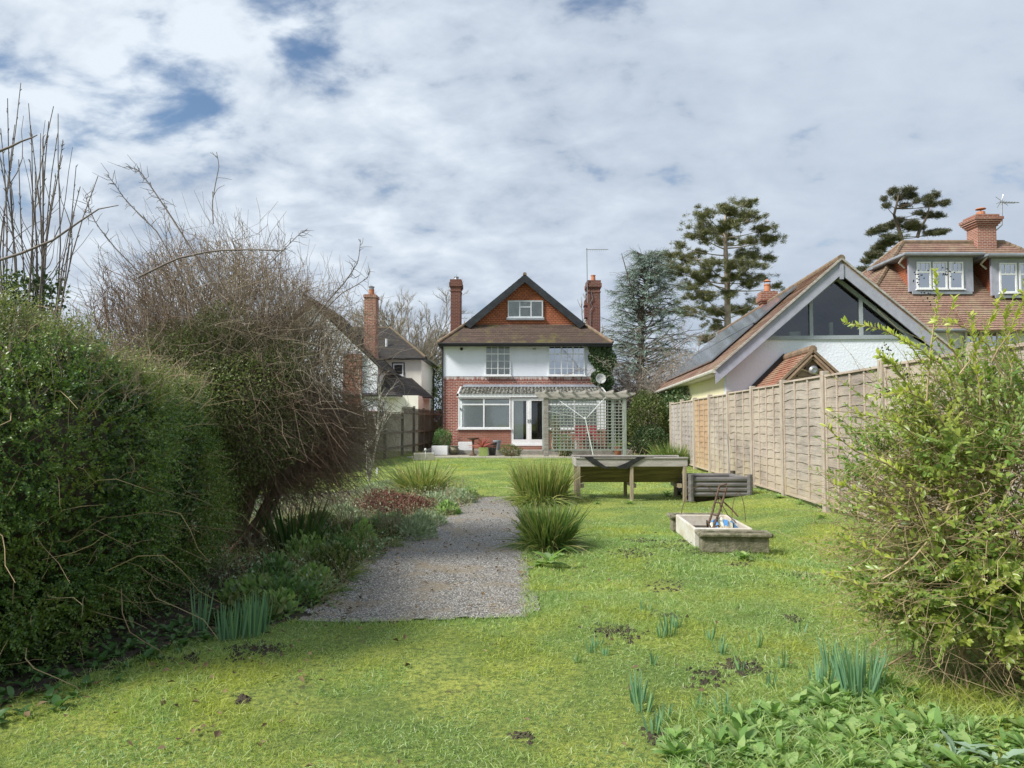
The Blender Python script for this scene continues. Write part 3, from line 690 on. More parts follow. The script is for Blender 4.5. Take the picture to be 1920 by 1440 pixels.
for i in range(nn_+1):
    x = CX0+.03+(CX1-CX0-.04)*i/nn_; dz = .022*math.sin(i*2*math.pi/5)
    vs += [(x, CY-.12, CZ+.175+dz), (x, -.02, 3.0+dz)]
for i in range(nn_): fs.append((2*i, 2*i+2, 2*i+3, 2*i+1))
b = MB(); b.add(vs, fs); b.build('conservatory_roof', M['corr'], H, local=True)
b = MB(); b.box(CX0+.1, CX1, -.05, -.004, 2.95, 3.09); b.add([(CX0+.1, -.05, 3.09), (CX1, -.05, 3.09), (CX1, -.3, 2.965), (CX0+.1, -.3, 2.965)], [(0, 3, 2, 1)]); b.build('lead_flashing', M['lead'], H, local=True)
def cons_window(x0, x1, cols):
    o = window(H, x0, x1, 1.09, CZ, CY+.07, cols, [.77], (0, 0), .065, .08, name='window', pane='glass', back=None)
    bl = MB(); n = int((x1-x0-.14)/.09)
    for k in range(n):
        xx = x0+.08+(x1-x0-.16)*(k+.5)/n
        bl.add([(xx-.048, CY+.20, 1.12), (xx+.045, CY+.155, 1.12), (xx+.045, CY+.155, CZ-.1), (xx-.048, CY+.20, CZ-.1)], [(0, 1, 2, 3)])
    bl.build('blind', M['blind'], o, local=True)
cons_window(CX0, -.66, [.49]); cons_window(.88, CX1-.35, [.55])
b = MB(); b.box(CX1-.35, CX1, CY, CY+.08, 1.06, CZ); b.build('corner_post', M['upvc'], H, local=True)
window(H, CX0+.0, CX0+.05, 1.09, CZ, CY+.07, [], name='corner_window', back=None) if False else None
# the sides of the conservatory
for xx, nm in ((CX0+.04, 0), (CX1-.04, 1)):
    f = MB()
    for z in (1.09, 1.95, CZ-.03): f.box(xx-.03, xx+.03, CY+.09, -.01, z, z+.06)
    for yy in (-1.0, -.06): f.box(xx-.031, xx+.031, yy, yy+.05, 1.09, CZ)
    f.add([(xx-.03, CY+.1, CZ), (xx-.03, -.01, CZ), (xx-.03, -.01, 2.9), (xx+.03, CY+.1, CZ), (xx+.03, -.01, CZ), (xx+.03, -.01, 2.9)], [(0, 1, 2), (3, 5, 4), (0, 2, 5, 3)])
    fo = f.build('window', M['upvc'], H, local=True)
    g = MB(); g.quad((xx, CY+.1, 1.1), (xx, -.02, 1.1), (xx, -.02, CZ), (xx, CY+.1, CZ)); g.build('pane', M['glass'], fo, local=True)
# patio door, two leaves
fz = .40
def leaf(x0, x1, y, name, blind):
    f = MB(); z0, z1 = fz, CZ-.04; t = .11
    f.box(x0, x1, y-.07, y, z0, z0+.22); f.box(x0, x1, y-.07, y, z1-t, z1); f.box(x0, x0+t, y-.07, y, z0+.22, z1-t); f.box(x1-t, x1, y-.07, y, z0+.22, z1-t)
    o = f.build(name, M['upvc'], H, local=True)
    g = MB(); g.quad((x0+t-.01, y-.035, z0+.2), (x1-t+.01, y-.035, z0+.2), (x1-t+.01, y-.035, z1-t+.01), (x0+t-.01, y-.035, z1-t+.01)); g.build('pane', M['glass'], o, local=True)
    if blind:
        bl = MB()
        for k in range(7):
            xx = x0+t+.04+k*.06; bl.add([(xx-.04, y+.12, z0+.12), (xx+.02, y+.09, z0+.12), (xx+.02, y+.09, z1-.1), (xx-.04, y+.12, z1-.1)], [(0, 1, 2, 3)])
        bl.build('blind', M['blind'], o, local=True)
    hd = MB(); hd.box((x0+.03) if not blind else x1-.06, (x0+.06) if not blind else x1-.03, y-.12, y-.07, 1.35, 1.5); hd.build('handle', M['steel'], o, local=True)
leaf(-.64, .13, CY+.08, 'door', True); leaf(.13, .86, CY+.06, 'door', False)
b = MB(); b.box(-.7, .9, CY-.08, CY+.1, fz-.06, fz-.005); b.build('door_sill', M['upvc'], H, local=True)
b = MB(); b.box(-.64, .86, CY+.0, CY+.12, .2, fz-.065); b.box(-.75, 1.0, CY-.42, CY-.09, .2, .31); b.build('door_step', M['brick_soft'], H, local=True)
b = MB(); b.box(CX0+.13, CX1-.13, CY+.13, -.004, .25, fz-.02); b.build('conservatory_floor', M['upvc'], H, local=True)
b = MB(); b.box(-.4, .9, -.03, -.001, fz, 2.3); b.box(.2, .75, -.5, -.15, fz, 1.1); b.build('doorway_unlit_slab', M['unlit_room_paint'], H, local=True)  # dark slab on the wall, painted shade for the unlit space beyond
b = MB(); b.tube([(-3.83, -.06, 4.85), (-3.78, -.06, 4.7), (-3.78, -.06, .1)], .035, 8); b.build('downpipe', M['black'], H, local=True)

# ================================================================== LEFT NEIGHBOUR
L = thing('white_neighbour_house', 'cream house with dark tiled roofs and tall brick chimney, left of the garden', 'house', (-8.5, 40, 0))
def ext(mb, name, m, par=L, **k): return mb.build(name, m, par, **k)
b = MB(); b.box(-10.5, -4.86, 40, 46.0, 0, 4.75); ext(b, 'rendered_wall', M['render_cream'])
r = MB(); e = 4.78
r.tiled((-10.8, 39.7, e), (-4.6, 39.7, e), (-7.0, 42.9, 6.75), (-10.8, 42.9, 6.75))
r.tiled((-4.6, 39.7, e), (-4.6, 46.3, e), (-7.0, 43.1, 6.75), (-7.0, 42.9, 6.75))
r.tiled((-4.6, 46.3, e), (-10.8, 46.3, e), (-10.8, 43.1, 6.75), (-7.0, 43.1, 6.75))
lr = ext(r, 'roof', M['roof_dark'])
b = MB(); b.tube([(-10.8, 43, 6.79), (-7.0, 43, 6.79)], .08); b.tube([(-7.0, 42.95, 6.79), (-4.6, 39.7, e+.04)], .07); b.build('ridge_tiles', M['ridge_dark'], lr)
b = MB(); b.tube([(-10.5, 39.66, e-.04), (-4.55, 39.66, e-.04)], .05); b.tube([(-4.55, 39.66, e-.04), (-4.55, 46.3, e-.04)], .05); b.box(-10.5, -4.6, 39.7, 40, e-.08, e-.03); b.box(-4.86, -4.6, 39.7, 46.3, e-.081, e-.031)
b.tube([(-4.55, 45.6, e-.05), (-4.75, 45.6, e-.3), (-4.80, 45.6, 4.0), (-4.80, 45.6, 0)], .045); b.tube([(-6.85, 39.93, e-.06), (-6.85, 39.93, 3.0)], .045); ext(b, 'gutter', M['black'])
window(L, 0, 0.001, 0, .001, 0, []) if False else None
def wwin(par, x0, x1, z0, z1, y, *a, **k):
    q = WM[par].translation; return window(par, x0-q.x, x1-q.x, z0, z1, y-q.y, *a, **k)
wwin(L, -6.38, -5.82, 3.85, 4.5, 40, [], None, (0, 0), .07, back='unlit_room_paint', label='small square upstairs window with black surround')
b = MB(); b.box(-6.44, -5.76, 39.97, 40.01, 3.79, 4.56); ext(b, 'window_surround', M['black'])
b = MB(); b.tube([(-6.9, 40.9, 5.5), (-6.9, 40.9, 5.95)], .07, 8); b.build('vent_pipe', M['alu'], lr)
# front gabled wing with steep roof
b = MB(); b.box(-12.5, -6.3, 35.0, 40, 0, 3.95); b.prism([(-12.5, 3.95), (-6.3, 3.95), (-9.4, 6.9)], 35.0, 40.5); ext(b, 'wing_wall', M['render'])
r = MB(); r.tiled((-6.0, 34.7, 3.85), (-6.0, 41, 3.85), (-9.4, 41, 7.2), (-9.4, 34.7, 7.2)); r.tiled((-12.8, 41, 3.85), (-12.8, 34.7, 3.85), (-9.4, 34.7, 7.2), (-9.4, 41, 7.2)); ext(r, 'wing_roof', M['roof_dark'])
b = MB(); b.tube([(-5.97, 34.7, 3.82), (-5.97, 40, 3.82)], .05); b.tube([(-6.0, 34.9, 3.8), (-6.25, 34.9, 3.5), (-6.28, 34.9, 2.6)], .045); ext(b, 'wing_gutter', M['black'])
b = MB(); b.box(-7.9, -7.05, 34.85, 35.1, 0, 4.55); b.box(-12.5, -6.32, 34.93, 35.02, 0, 1.9); ext(b, 'brick_pier', M['brick_pale'])
wwin(L, -10.4, -8.6, 2.4, 3.7, 35.0, [.33, .66], [.7], (1, 1), .06)
lc = MB(); lc.box(-7.16, -6.60, 35.9, 36.7, 3.5, 7.55); lc.box(-7.2, -6.56, 35.86, 36.74, 7.4, 7.52); lo = ext(lc, 'chimney', M['brick_pale'])
p = MB(); p.lathe([(.14, 7.5), (.13, 7.8), (.15, 7.82), (.1, 7.85)], (-6.88, 36.3, 0), 12); p.build('chimney_pot', M['pot'], lo)
p = MB(); p.lathe([(.12, 7.85), (.12, 7.95)], (-6.88, 36.3, 0), 10); p.lathe([(.17, 7.97), (.0, 8.05)], (-6.88, 36.3, 0), 10); p.build('chimney_cowl', M['steel'], lo)
b = MB(); b.tiled((-6.62, 35.6, 4.4), (-6.58, 36.9, 4.4), (-6.95, 36.9, 4.8), (-6.95, 35.6, 4.8), under=0); ext(b, 'chimney_flashing', M['lead'])
# single storey extension
b = MB(); b.box(-7.4, -4.42, 35.2, 40, 0, 2.62); ext(b, 'extension_wall', M['render_cream'])
r = MB(); r.tiled((-7.7, 34.85, 2.62), (-5.4, 34.85, 2.62), (-6.45, 36.6, 3.72), (-7.2, 36.6, 3.72)); r.tiled((-5.4, 34.85, 2.62), (-4.15, 37.6, 2.62), (-5.6, 39.9, 3.72), (-6.45, 36.6, 3.72)); r.tiled((-4.15, 37.6, 2.62), (-4.15, 40, 2.62), (-5.4, 40, 3.72), (-5.6, 39.9, 3.72))
ext(r, 'extension_roof', M['roof_dark'])
b = MB(); b.box(-7.7, -5.4, 34.86, 34.92, 2.5, 2.62); b.bar((-5.4, 34.88, 2.56), (-4.17, 37.6, 2.56), .05, .12); ext(b, 'extension_fascia', M['upvc'])
b = MB(); b.tube([(-7.7, 34.8, 2.6), (-5.38, 34.8, 2.6), (-4.1, 37.6, 2.6)], .045); ext(b, 'extension_gutter', M['black'])
wwin(L, -7.05, -5.95, 1.5, 2.35, 35.2, [.33, .66], None, (1, 1), .05, back='unlit_room_paint')

# ================================================================== RIGHT GABLED BUILDING (rotated)
GR = -.085
Gb = thing('gabled_annexe', 'white annexe with a glazed triangular gable, grey bargeboards and solar panels, behind the right fence', 'house', (8.75, 20, 0), GR)
half, ze, zr = 3.3, 2.80, 5.70; Lg = 16.5; sl = (zr-ze)/half
b = MB(); wx = half-.36; wz = ze+.36*sl-.1
gz0 = 3.66     # sill of the glazing
hw = (zr-.42-gz0)/sl
b.prism([(-wx, 0), (wx, 0), (wx, wz), (hw+.05, gz0), (-hw-.05, gz0), (-wx, wz)], 0, .3)
b.box(wx-.3, wx, .3, Lg-.5, 0, wz-.05)
b.prism([(-wx, 0), (wx, 0), (wx, wz), (0, zr-.12), (-wx, wz)], Lg-.8, Lg-.5)
b.build('rough_rendered_wall', M['render_rough'], Gb, local=True)
b = MB(); b.box(-wx-.003, -wx+.3, .302, Lg-.5, 0, wz-.03); b.build('side_wall', M['render_yellow'], Gb, local=True)
r = MB(); y0, y1 = -.42, Lg
r.tiled((-half, y1, ze), (-half, y0, ze), (0, y0, zr), (0, y1, zr), .105)
r.tiled((half, y0, ze), (half, y1, ze), (0, y1, zr), (0, y0, zr), .105)
gr_ = r.build('roof', M['roof_red'], Gb, local=True)
b = MB(); b.tube([(0, y0-.03, zr+.01), (0, y1, zr+.01)], .1, 10)
b.build('ridge_tiles', M['ridge'], gr_, local=True)
b = MB()
for s in (-1, 1): b.bar((s*(half+.02), y0-.015, ze-.02), (0, y0-.015, zr-.0), .1, .05)
b.build('mortar_verge', M['wood_beam'], gr_, local=True)
b = MB()
for s in (-1, 1):
    pts = [(s*(half-.0), ze-.05), (0, zr-.05), (0, zr-.42), (s*(half-.0), ze-.40), (s*(half), ze-.3)]
    if s < 0: pts = pts[::-1]
    b.prism(pts, y0+.0+s*.002, y0+.05+s*.002)
    b.add([(s*half, y0+.05, ze-.13), (0, y0+.05, zr-.13), (0, 0, zr-.13), (s*half, 0, ze-.13)], [(0, 1, 2, 3)])
b.box(-.05, .05, y0-.03, y0-.005, zr-.55, zr-.15)
b.build('bargeboard', M['barge_grey'], Gb, local=True)
# glazing
def gzg(x): return zr-.40-abs(x)*sl
f = MB(); yy = .03
f.box(-hw-.1, hw+.1, yy-.08, yy+.02, gz0-.06, gz0+.045)
for s in (-1, 1): f.bar((s*(hw+.03), yy-.03, gz0), (0, yy-.03, zr-.44), .1, .09, (0, 1, 0)) 
for x in (-.68, .62): f.box(x-.045, x+.045, yy-.078, yy+.018, gz0+.045, gzg(x))
fo = f.build('gable_window', M['grey_frame'], Gb, local=True)
g = MB(); g.quad((-hw, yy-.02, gz0), (hw, yy-.02, gz0), (0, yy-.02, zr-.42)); g.build('pane', M['glass_dark'], fo, local=True)
b = MB(); b.box(-wx+.3, wx-.3, .31, 8.5, 2.9, gz0-.35); b.prism([(-wx+.35, 3.0), (wx-.35, 3.0), (0, zr-.3)], 8.5, 8.6); b.build('upper_floor', M['unlit_room_paint'], Gb, local=True)  # floor and end wall take the painted unlit colour
b = MB(); b.box(-.9, -.8, .6, .9, gz0-.3, gz0+.24); b.box(-1.15, -.85, .35, .55, gz0-.1, gz0+.2); b.box(.72, 1.0, .35, .55, gz0-.1, gz0+.2)
b.add([(-1.9, .5, gz0+.1), (-1.6, .5, gz0-.05), (-1.55, .6, gz0+.05), (-1.85, .6, gz0+.22)], [(0, 1, 2, 3)]); b.bar((-1.8, .5, gz0+.2), (-1.5, .5, gz0+.06), .05, .14)
b.bar((.1, .8, gz0-.2), (.1, .8, gz0+.5), .1, .1); b.build('window_sill_things', M['cream'], Gb, local=True)
b = MB(); b.tube([(-half-.03, y1, ze-.06), (-half-.03, y0, ze-.06)], .06, 8); b.box(-half, -wx, y0+.1, y1, ze-.12, ze-.09); b.tube([(-half-.03, y0+.2, ze-.1), (-half-.03, y0+.2, ze-.3), (-wx-.05, .45, ze-.55), (-wx-.05, .45, 0)], .04) if False else None
b.build('gutter', M['pipe_white'], Gb, local=True)
# solar panels on the left slope
nrm = Vector((-sl, 0, 1)).normalized(); up = Vector((1, 0, sl)).normalized()
for row in range(2):
    for k in range(7):
        ya = 2.2+k*1.72; o0 = Vector((-half, ya, ze))+up*(.55+row*1.72)+nrm*.10
        s = MB(); c = [o0, o0+Vector((0, 1.68, 0)), o0+Vector((0, 1.68, 0))+up*1.66, o0+up*1.66]
        s.add(c+[p-nrm*.04 for p in c], [(3,2,1,0),(4,5,6,7),(0,1,5,4),(1,2,6,5),(2,3,7,6),(3,0,4,7)])
        sp_ = s.build('solar_panel', M['solar'], gr_, local=True)
gc = chimney(Gb, 0, 7.2, .50, .55, 4.8, 6.12, M['brick_pale'], .07, ((0, 0),), 'pot', .3, True)
# porch
Pz, Pe, Pw = 3.10, 1.98, 1.14; px0 = -1.36; py0 = -2.3
b = MB(); b.tiled((px0-Pw-.12, 0, Pe-.1), (px0-Pw-.12, py0, Pe-.1), (px0, py0, Pz), (px0, 0, Pz)); b.tiled((px0+Pw+.12, py0, Pe-.1), (px0+Pw+.12, 0, Pe-.1), (px0, 0, Pz), (px0, py0, Pz))
po = b.build('porch_roof', M['roof_orange'], Gb, local=True)
b = MB(); b.tube([(px0, py0-.04, Pz+.02), (px0, 0, Pz+.02)], .1, 10); 
for s in (-1, 1): b.bar((px0+s*(Pw+.14), py0-.02, Pe-.12), (px0, py0-.02, Pz), .08, .06)
b.build('ridge_tiles', M['ridge'], po, local=True)
b = MB(); b.bar((px0-Pw-.2, -.03, Pe-.12), (px0-.02, -.03, Pz+.08), .05, .12); b.build('lead_flashing', M['black'], po, local=True)
b = MB()
for s in (-1, 1): b.bar((px0+s*(Pw+.02), py0+.03, Pe-.16), (px0+s*.02, py0+.03, Pz-.12), .05, .16, (0, 1, 0)); b.bar((px0+s*(Pw+.02), py0+.03, Pe-.16), (px0+s*.02, py0+.03, Pz-.12), .06, .16)
b.build('porch_bargeboard', M['porch_wood'], Gb, local=True)
b = MB()
for k in range(14):
    z = k*.19+.2
    if z > Pz-.3: break
    w = min(Pw-.1, (Pz-.2-z-.1)/(Pz-Pe+.1)*(Pw+.1))
    if w > .05: b.box(px0-w, px0+w, py0+.10+.01*(k % 2), py0+.16, z, z+.185)
b.box(px0-Pw+.08, px0-Pw+.14, py0+.16, -.01, 0, Pe-.1); b.box(px0+Pw-.14, px0+Pw-.08, py0+.16, -.01, 0, Pe-.1)
b.build('porch_boarding', M['porch_wood'], Gb, local=True)
b = MB(); b.lathe([(0, .05), (.06, .06), (.11, .03), (.12, 0), (.1, 0)], (0, 0, 0), 16)
Mx = Matrix.Translation((px0+.02, py0+.03, 2.62)) @ Matrix.Rotation(R(90), 4, 'X'); b.v = [tuple(Mx @ Vector(v)) for v in b.v]
b.build('wall_clock', M['steel'], Gb, local=True)
b = MB(); b.box(px0-.04, px0+.1, py0-.02, py0+.08, 2.36, 2.46); b.box(px0-.06, px0+.12, py0-.08, py0+.02, 2.2, 2.32); fl = b.build('floodlight', M['black'], Gb, local=True)
b = MB(); b.box(px0-.03, px0+.09, py0-.086, py0-.081, 2.22, 2.30); b.build('lamp_glass', M['white'], fl, local=True)

# ================================================================== DORMER HOUSE
D = thing('dormer_house', 'large house with a steep brown hipped tile roof and two dormers, behind the white annexe', 'house', (19.5, 33, 0))
ex0, ex1, ey0, ey1, ez, rzz = 13.2, 27.5, 29.0, 38.0, 5.0, 9.5
r = MB(); ra, rb = (17.7, 33.5, rzz), (22.3, 33.5, rzz)
r.tiled((ex0, ey0, ez), (ex1, ey0, ez), rb, ra, .15, .025); r.tiled((ex0, ey1, ez), (ex0, ey0, ez), ra, ra, .15, .025); r.tiled((ex1, ey0, ez), (ex1, ey1, ez), rb, rb, .15, .025); r.tiled((ex1, ey1, ez), (ex0, ey1, ez), ra, rb, .15, .025)
dr = r.build('roof', M['roof_red'], D)
b = MB(); b.tube([ra, rb], .12, 8)
for q, e in ((ra, (ex0, ey0, ez)), (rb, (ex1, ey0, ez)), (ra, (ex0, ey1, ez))):
    n_ = 34; q, e = Vector(q), Vector(e)
    for k in range(n_): b.tube([q.lerp(e, k/n_), q.lerp(e, (k+1.08)/n_)], [.085, .11], 6)
b.build('ridge_tiles', M['ridge'], dr)
b = MB(); b.box(ex0+.5, ex1-.5, ey0+.5, ey1-.5, 0, ez); b.build('rendered_wall', M['render_rough'], D)
b = MB(); b.tube([(ex0, ey0-.05, ez-.05), (ex1, ey0-.05, ez-.05)], .06); b.box(ex0, ex1, ey0, ey0+.5, ez-.1, ez-.06); b.build('gutter', M['lead'], D)
def dormer(x0, x1, z0, z1, yf, lights):
    yb = yf+(z1-z0)+.8
    b = MB(); b.box(x0+.1, x1-.1, yf+.06, yb, z0-.1, z1-.1); o = b.build('dormer', M['tile_hung'], D)
    b = MB(); b.box(x0-.05, x1+.1, yf-.02, yf+.1, z0, z1-.12); b.build('dormer_front', M['barge_grey'], o)
    b = MB(); b.slab([(x0-.35, yf-.35), (x1+.35, yf-.35), (x1+.35, yb+.6), (x0-.35, yb+.6)], z1-.1, z1+.02)
    b.tube([(x0-.35, yb, z1-.06), (x0-.38, yf-.38, z1-.06), (x1+.38, yf-.38, z1-.06)], .06); b.build('dormer_roof', M['lead'], o)
    b = MB(); b.tube([(x0-.32, yf-.2, z1-.1), (x0-.28, yf+.3, z1-.3), (x0-.05, yf+.3, z1-.5)], .04); b.build('downpipe', M['pipe_white'], o)
    b = MB(); b.box(x0+.05, x1, yf-.1, yf-.025, z0-.12, z0); b.build('sill', M['lead'], o)
    n = lights; w = (x1-x0-.5)/n
    for k in range(n):
        a = x0+.25+k*w; q = WM[D].translation
        window(D, a-q.x, a+w*.88-q.x, z0+.1, z1-.32, yf-.02-q.y, [], [.62], (0, 0), .06, topbars=2, name='window', pane='glass_sky', back='unlit_room_paint')
dormer(16.45, 18.95, 6.75, 8.30, 30.6, 3); dormer(19.7, 22.6, 6.55, 8.2, 30.35, 3)
wwin(D, 17.9, 19.8, 3.7, 5.05, ey0+.38, [.33, .66], [.6], (0, 0), .06, topbars=2, pane='glass_sky', back='unlit_room_paint')
r = MB(); r.tiled((17.5, 28.5, 4.9), (20.2, 28.5, 4.9), (20.0, 29.6, 5.9), (17.7, 29.6, 5.9), .15, .025); r.build('eyebrow_roof', M['roof_red'], D)
b = MB(); b.box(16.4, 20.5, 28.6, 29.4, 0, 3.3); b.build('bay_wall', M['render_rough'], D)
r = MB(); r.tiled((16.2, 28.3, 3.2), (20.7, 28.3, 3.2), (20.5, 29.48, 4.3), (16.4, 29.48, 4.3), .15, .025); r.build('bay_roof', M['roof_orange'], D)
q = WM[D].translation
b = MB(); x, y = 21.3, 33.5
b.box(x-.42, x+.42, y-.4, y+.4, 9.0, 10.15)
for k, (g_, z) in enumerate(((.06, 10.15), (.12, 10.24), (.18, 10.33), (.22, 10.42), (.1, 10.55))): b.box(x-.42-g_, x+.42+g_, y-.4-g_, y+.4+g_, z, z+(.088 if k < 3 else .125))
dc = b.build('chimney', M['brick_pale'], D)
p = MB(); p.lathe([(.2, 10.66), (.17, 10.9), (.1, 10.92)], (x, y, 0), 12); p.lathe([(.22, 11.02), (.2, 11.06), (0, 11.06)], (x, y, 0), 12); p.tube([(x, y, 10.9), (x, y, 11.03)], .03); p.build('chimney_pot', M['pot'], dc)
b = MB(); b.tube([(x+.45, y, 9.6), (x+.5, y, 9.9), (x+.95, y, 10.3), (x+.98, y, 11.5)], .03, 5); b.tube([(x+.9, y, 11.35), (x+1.7, y-.1, 11.3)], .02, 4)
for k in range(7): b.tube([(x+.85+k*.12, y-.2, 11.36-k*.01), (x+.85+k*.12, y+.2, 11.34)], .012, 4)
b.tube([(x+.75, y, 11.1), (x+.95, y, 11.4), (x+1.05, y, 11.7)], .015, 4); b.tube([(x+.7, y, 11.6), (x+1.05, y, 11.35), (x+1.25, y, 11.2)], .015, 4)
b.build('aerial', M['steel'], D)

# ================================================================== RIGHT FENCE
FX = lambda y: 4.51+.045*(y-10.75)
FN = thing('lap_fence', 'tall weathered wooden lap fence running down the right side of the garden', 'fence', (FX(12), 12, 0))
ang = math.atan(.045)
posts = [10.75+1.88*k for k in range(-7, 8)]
def fence_panel(ya, yb, m, zb, ht, seed, nb=4):
    rs = random.Random(seed); n = 13; k = 14; b = MB(); Lh = yb-ya
    # boards: front (towards the garden) is -x; wavy lower edges
    for i in range(n):
        zl = zb+ht*i/n; bow = [rs.uniform(-.006, .006) for _ in range(4)]; ph = rs.uniform(0, 6.28); am = rs.uniform(.004, .014)
        vs = []
        for j in range(k+1):
            t = j/k; y = ya+.03+(Lh-.06)*t
            wv = am*math.sin(ph+t*9)+am*.7*math.sin(ph*2+t*21); th = .012+.004*math.sin(t*17+ph*3)
            xw = FX(y)+rs.uniform(-.0015, .0015)
            vs += [(xw-th-.004, y, zl-.012+wv), (xw-.002, y, zl+ht/n+.008), (xw+.0, y, zl-.012+wv)]
        fs = []
        for j in range(k): fs += [(3*j, 3*j+1, 3*j+4, 3*j+3), (3*j+2, 3*j, 3*j+3, 3*j+5), (3*j+1, 3*j+2, 3*j+5, 3*j+4)]
        b.add(vs, fs)
    o = b.build('fence_panel', m, FN)
    f = MB()
    for e in (ya+.02, yb-.045): f.bar((FX(e)-.012, e+.012, zb-.01), (FX(e)-.012, e+.012, zb+ht+.01), .04, .03, (1, 0, 0))
    for q in range(1, nb): 
        e = ya+Lh*q/nb; f.bar((FX(e)-.02, e, zb), (FX(e)-.02+rs.uniform(-.004, .004), e+rs.uniform(-.012, .012), zb+ht), .036, .024, (1, 0, 0))
    f.bar((FX(ya)-.014, ya+.02, zb+ht+.012), (FX(yb)-.014, yb-.03, zb+ht+.012), .05, .03)
    f.bar((FX(ya)-.016, ya+.02, zb+.0), (FX(yb)-.016, yb-.03, zb+.0), .035, .03)
    f.build('batten', M['batten'], o, bevel=.002)
for i in range(len(posts)-1):
    ya, yb = posts[i]+.05, posts[i+1]-.05; top = 2.04-.008*max(0, ya-10); zb = .2+max(0, 8-ya)*.01
    m = 'lap_orange' if i == len(posts)-3 else ('lap_grey' if ya > 20 else 'lap')
    m = m if m != 'lap' else ('lap', 'lap_dark', 'lap_warm')[(i*5+1) % 3]
    if ya > 20: m = 'lap_grey'
    if 18 < ya < 19: m = 'lap_orange'
    fence_panel(ya, yb, M[m], zb, top-zb+random.uniform(-.01, .01), i*7+1, 3 if i % 2 else 4)
for i, y in enumerate(posts):
    b = MB(); h = 2.13-.008*max(0, y-10)+random.uniform(-.015, .02); b.box(FX(y)-.055, FX(y)+.045, y-.05, y+.05, -.1, h)
    b.build('fence_post', M['post'], FN, bevel=.008)

# ================================================================== LEFT FENCE
LF = thing('closeboard_fence', 'dark weathered closeboard fence between the garden and the cream house', 'fence', (-4.6, 30, 0))
lp = [(-5.9, 20.5, 1.75), (-5.45, 23.2, 1.75), (-5.02, 25.7, 1.77), (-4.85, 28.3, 1.78), (-4.58, 31, 1.8), (-4.4, 33.2, 2.05), (-4.25, 35.5, 2.0), (-4.1, 37.8, 2.0), (-3.85, 40.5, 2.0)]
for i in range(len(lp)-1):
    (x0, y0, z0), (x1, y1, z1) = lp[i], lp[i+1]; a, c = Vector((x0, y0, 0)), Vector((x1, y1, 0)); d = (c-a); n = int(d.length/.1); z0 = z1
    b = MB()
    for k in range(n):
        p = a+d*(k+.5)/n; w = d.length/n; dd = d.normalized(); h = z0-.08+random.uniform(-.008, .008)
        b.bar(p-dd*w*.47+Vector((0, 0, 0)), p-dd*w*.47, .001, .001) if False else None
        nn = Vector((dd.y, -dd.x, 0)); q0, q1 = p-dd*w*.5+nn*.010, p+dd*w*.49-nn*.004
        b.add([q0, q1, q1+Vector((0, 0, h)), q0+Vector((0, 0, h)), q0-nn*.012, q1-nn*.008, q1-nn*.008+Vector((0, 0, h)), q0-nn*.012+Vector((0, 0, h))], [(0,1,2,3),(7,6,5,4),(0,4,5,1),(1,5,6,2),(2,6,7,3),(3,7,4,0)])
    o = b.build('fence_panel', M['wood_old_fence'], LF)
    f = MB(); nn = Vector((d.y, -d.x, 0)).normalized()*.04
    for z in (.35, .95, z0-.25): f.bar(a+nn+Vector((0, 0, z)), c+nn+Vector((0, 0, z)), .06, .09)
    f.bar(a+nn*.3+Vector((0, 0, z0-.05)), c+nn*.3+Vector((0, 0, z0-.05)), .08, .035); f.build('rail', M['wood_old_fence'], o)
for x, y, z in lp:
    b = MB(); b.box(x-.0, x+.1, y-.05, y+.05, -.1, z+.03); b.build('fence_post', M['wood_old_fence'], LF, bevel=.006)

# ================================================================== PERGOLA with trellis
PG = thing('pergola', 'grey timber pergola with a sage green square trellis, in front of the patio', 'pergola', (3.0, 29, 0))
PY = 28.75
xl, xr = P(1024, 790, PY).x, P(1171, 790, PY).x
b = MB(); b.box(xl-.09, xl+.09, PY-.08, PY+.1, 0, 2.3); b.build('post', M['wood_grey'], PG, bevel=.01)
b = MB(); b.box(xr-.07, xr+.07, PY-.07, PY+.07, 0, 2.3); b.build('post', M['wood_sage'], PG, bevel=.01)
for x in (xl, xr-.15):
    b = MB(); b.box(x-.06, x+.06, PY+2.2, PY+2.32, .2, 2.3); b.build('post', M['wood_sage'], PG, bevel=.01)
b = MB(); x0, x1 = P(1004, 740, PY).x, P(1191, 740, PY).x
b.prism([(x0+.1, 2.31), (x1-.35, 2.31), (x1, 2.44), (x1, 2.50), (x0-.02, 2.52), (x0-.02, 2.42)], PY-.14, PY-.08)
b.build('beam', M['wood_beam'], PG, bevel=.005)
b = MB(); b.box(x0+.2, x1-.2, PY+2.25, PY+2.3, 2.31, 2.47); b.build('beam', M['wood_beam'], PG)
for k in range(7):
    b = MB(); x = xl-.05+(xr-xl+.1)*k/6; b.box(x-.022, x+.022, PY-.3, PY+2.5, 2.50, 2.6); b.build('rafter', M['wood_beam'], PG)
b = MB(); z0, z1 = .33, 2.22; n = 20; m_ = 16
for k in range(n+1):
    x = xl+.12+(xr-xl-.2)*k/n; b.box(x-.014, x+.014, PY-.012, PY+.0, z0, z1)
for k in range(m_+1):
    z = z0+(z1-z0)*k/m_; b.box(xl+.1, xr-.07, PY-.026, PY-.014, z-.014, z+.014)
b.box(xl+.09, xr-.07, PY-.02, PY+.02, z0-.05, z0-.016); b.box(xl+.09, xr-.07, PY-.02, PY+.02, z1+.016, z1+.05)
b.build('trellis', M['wood_sage'], PG)

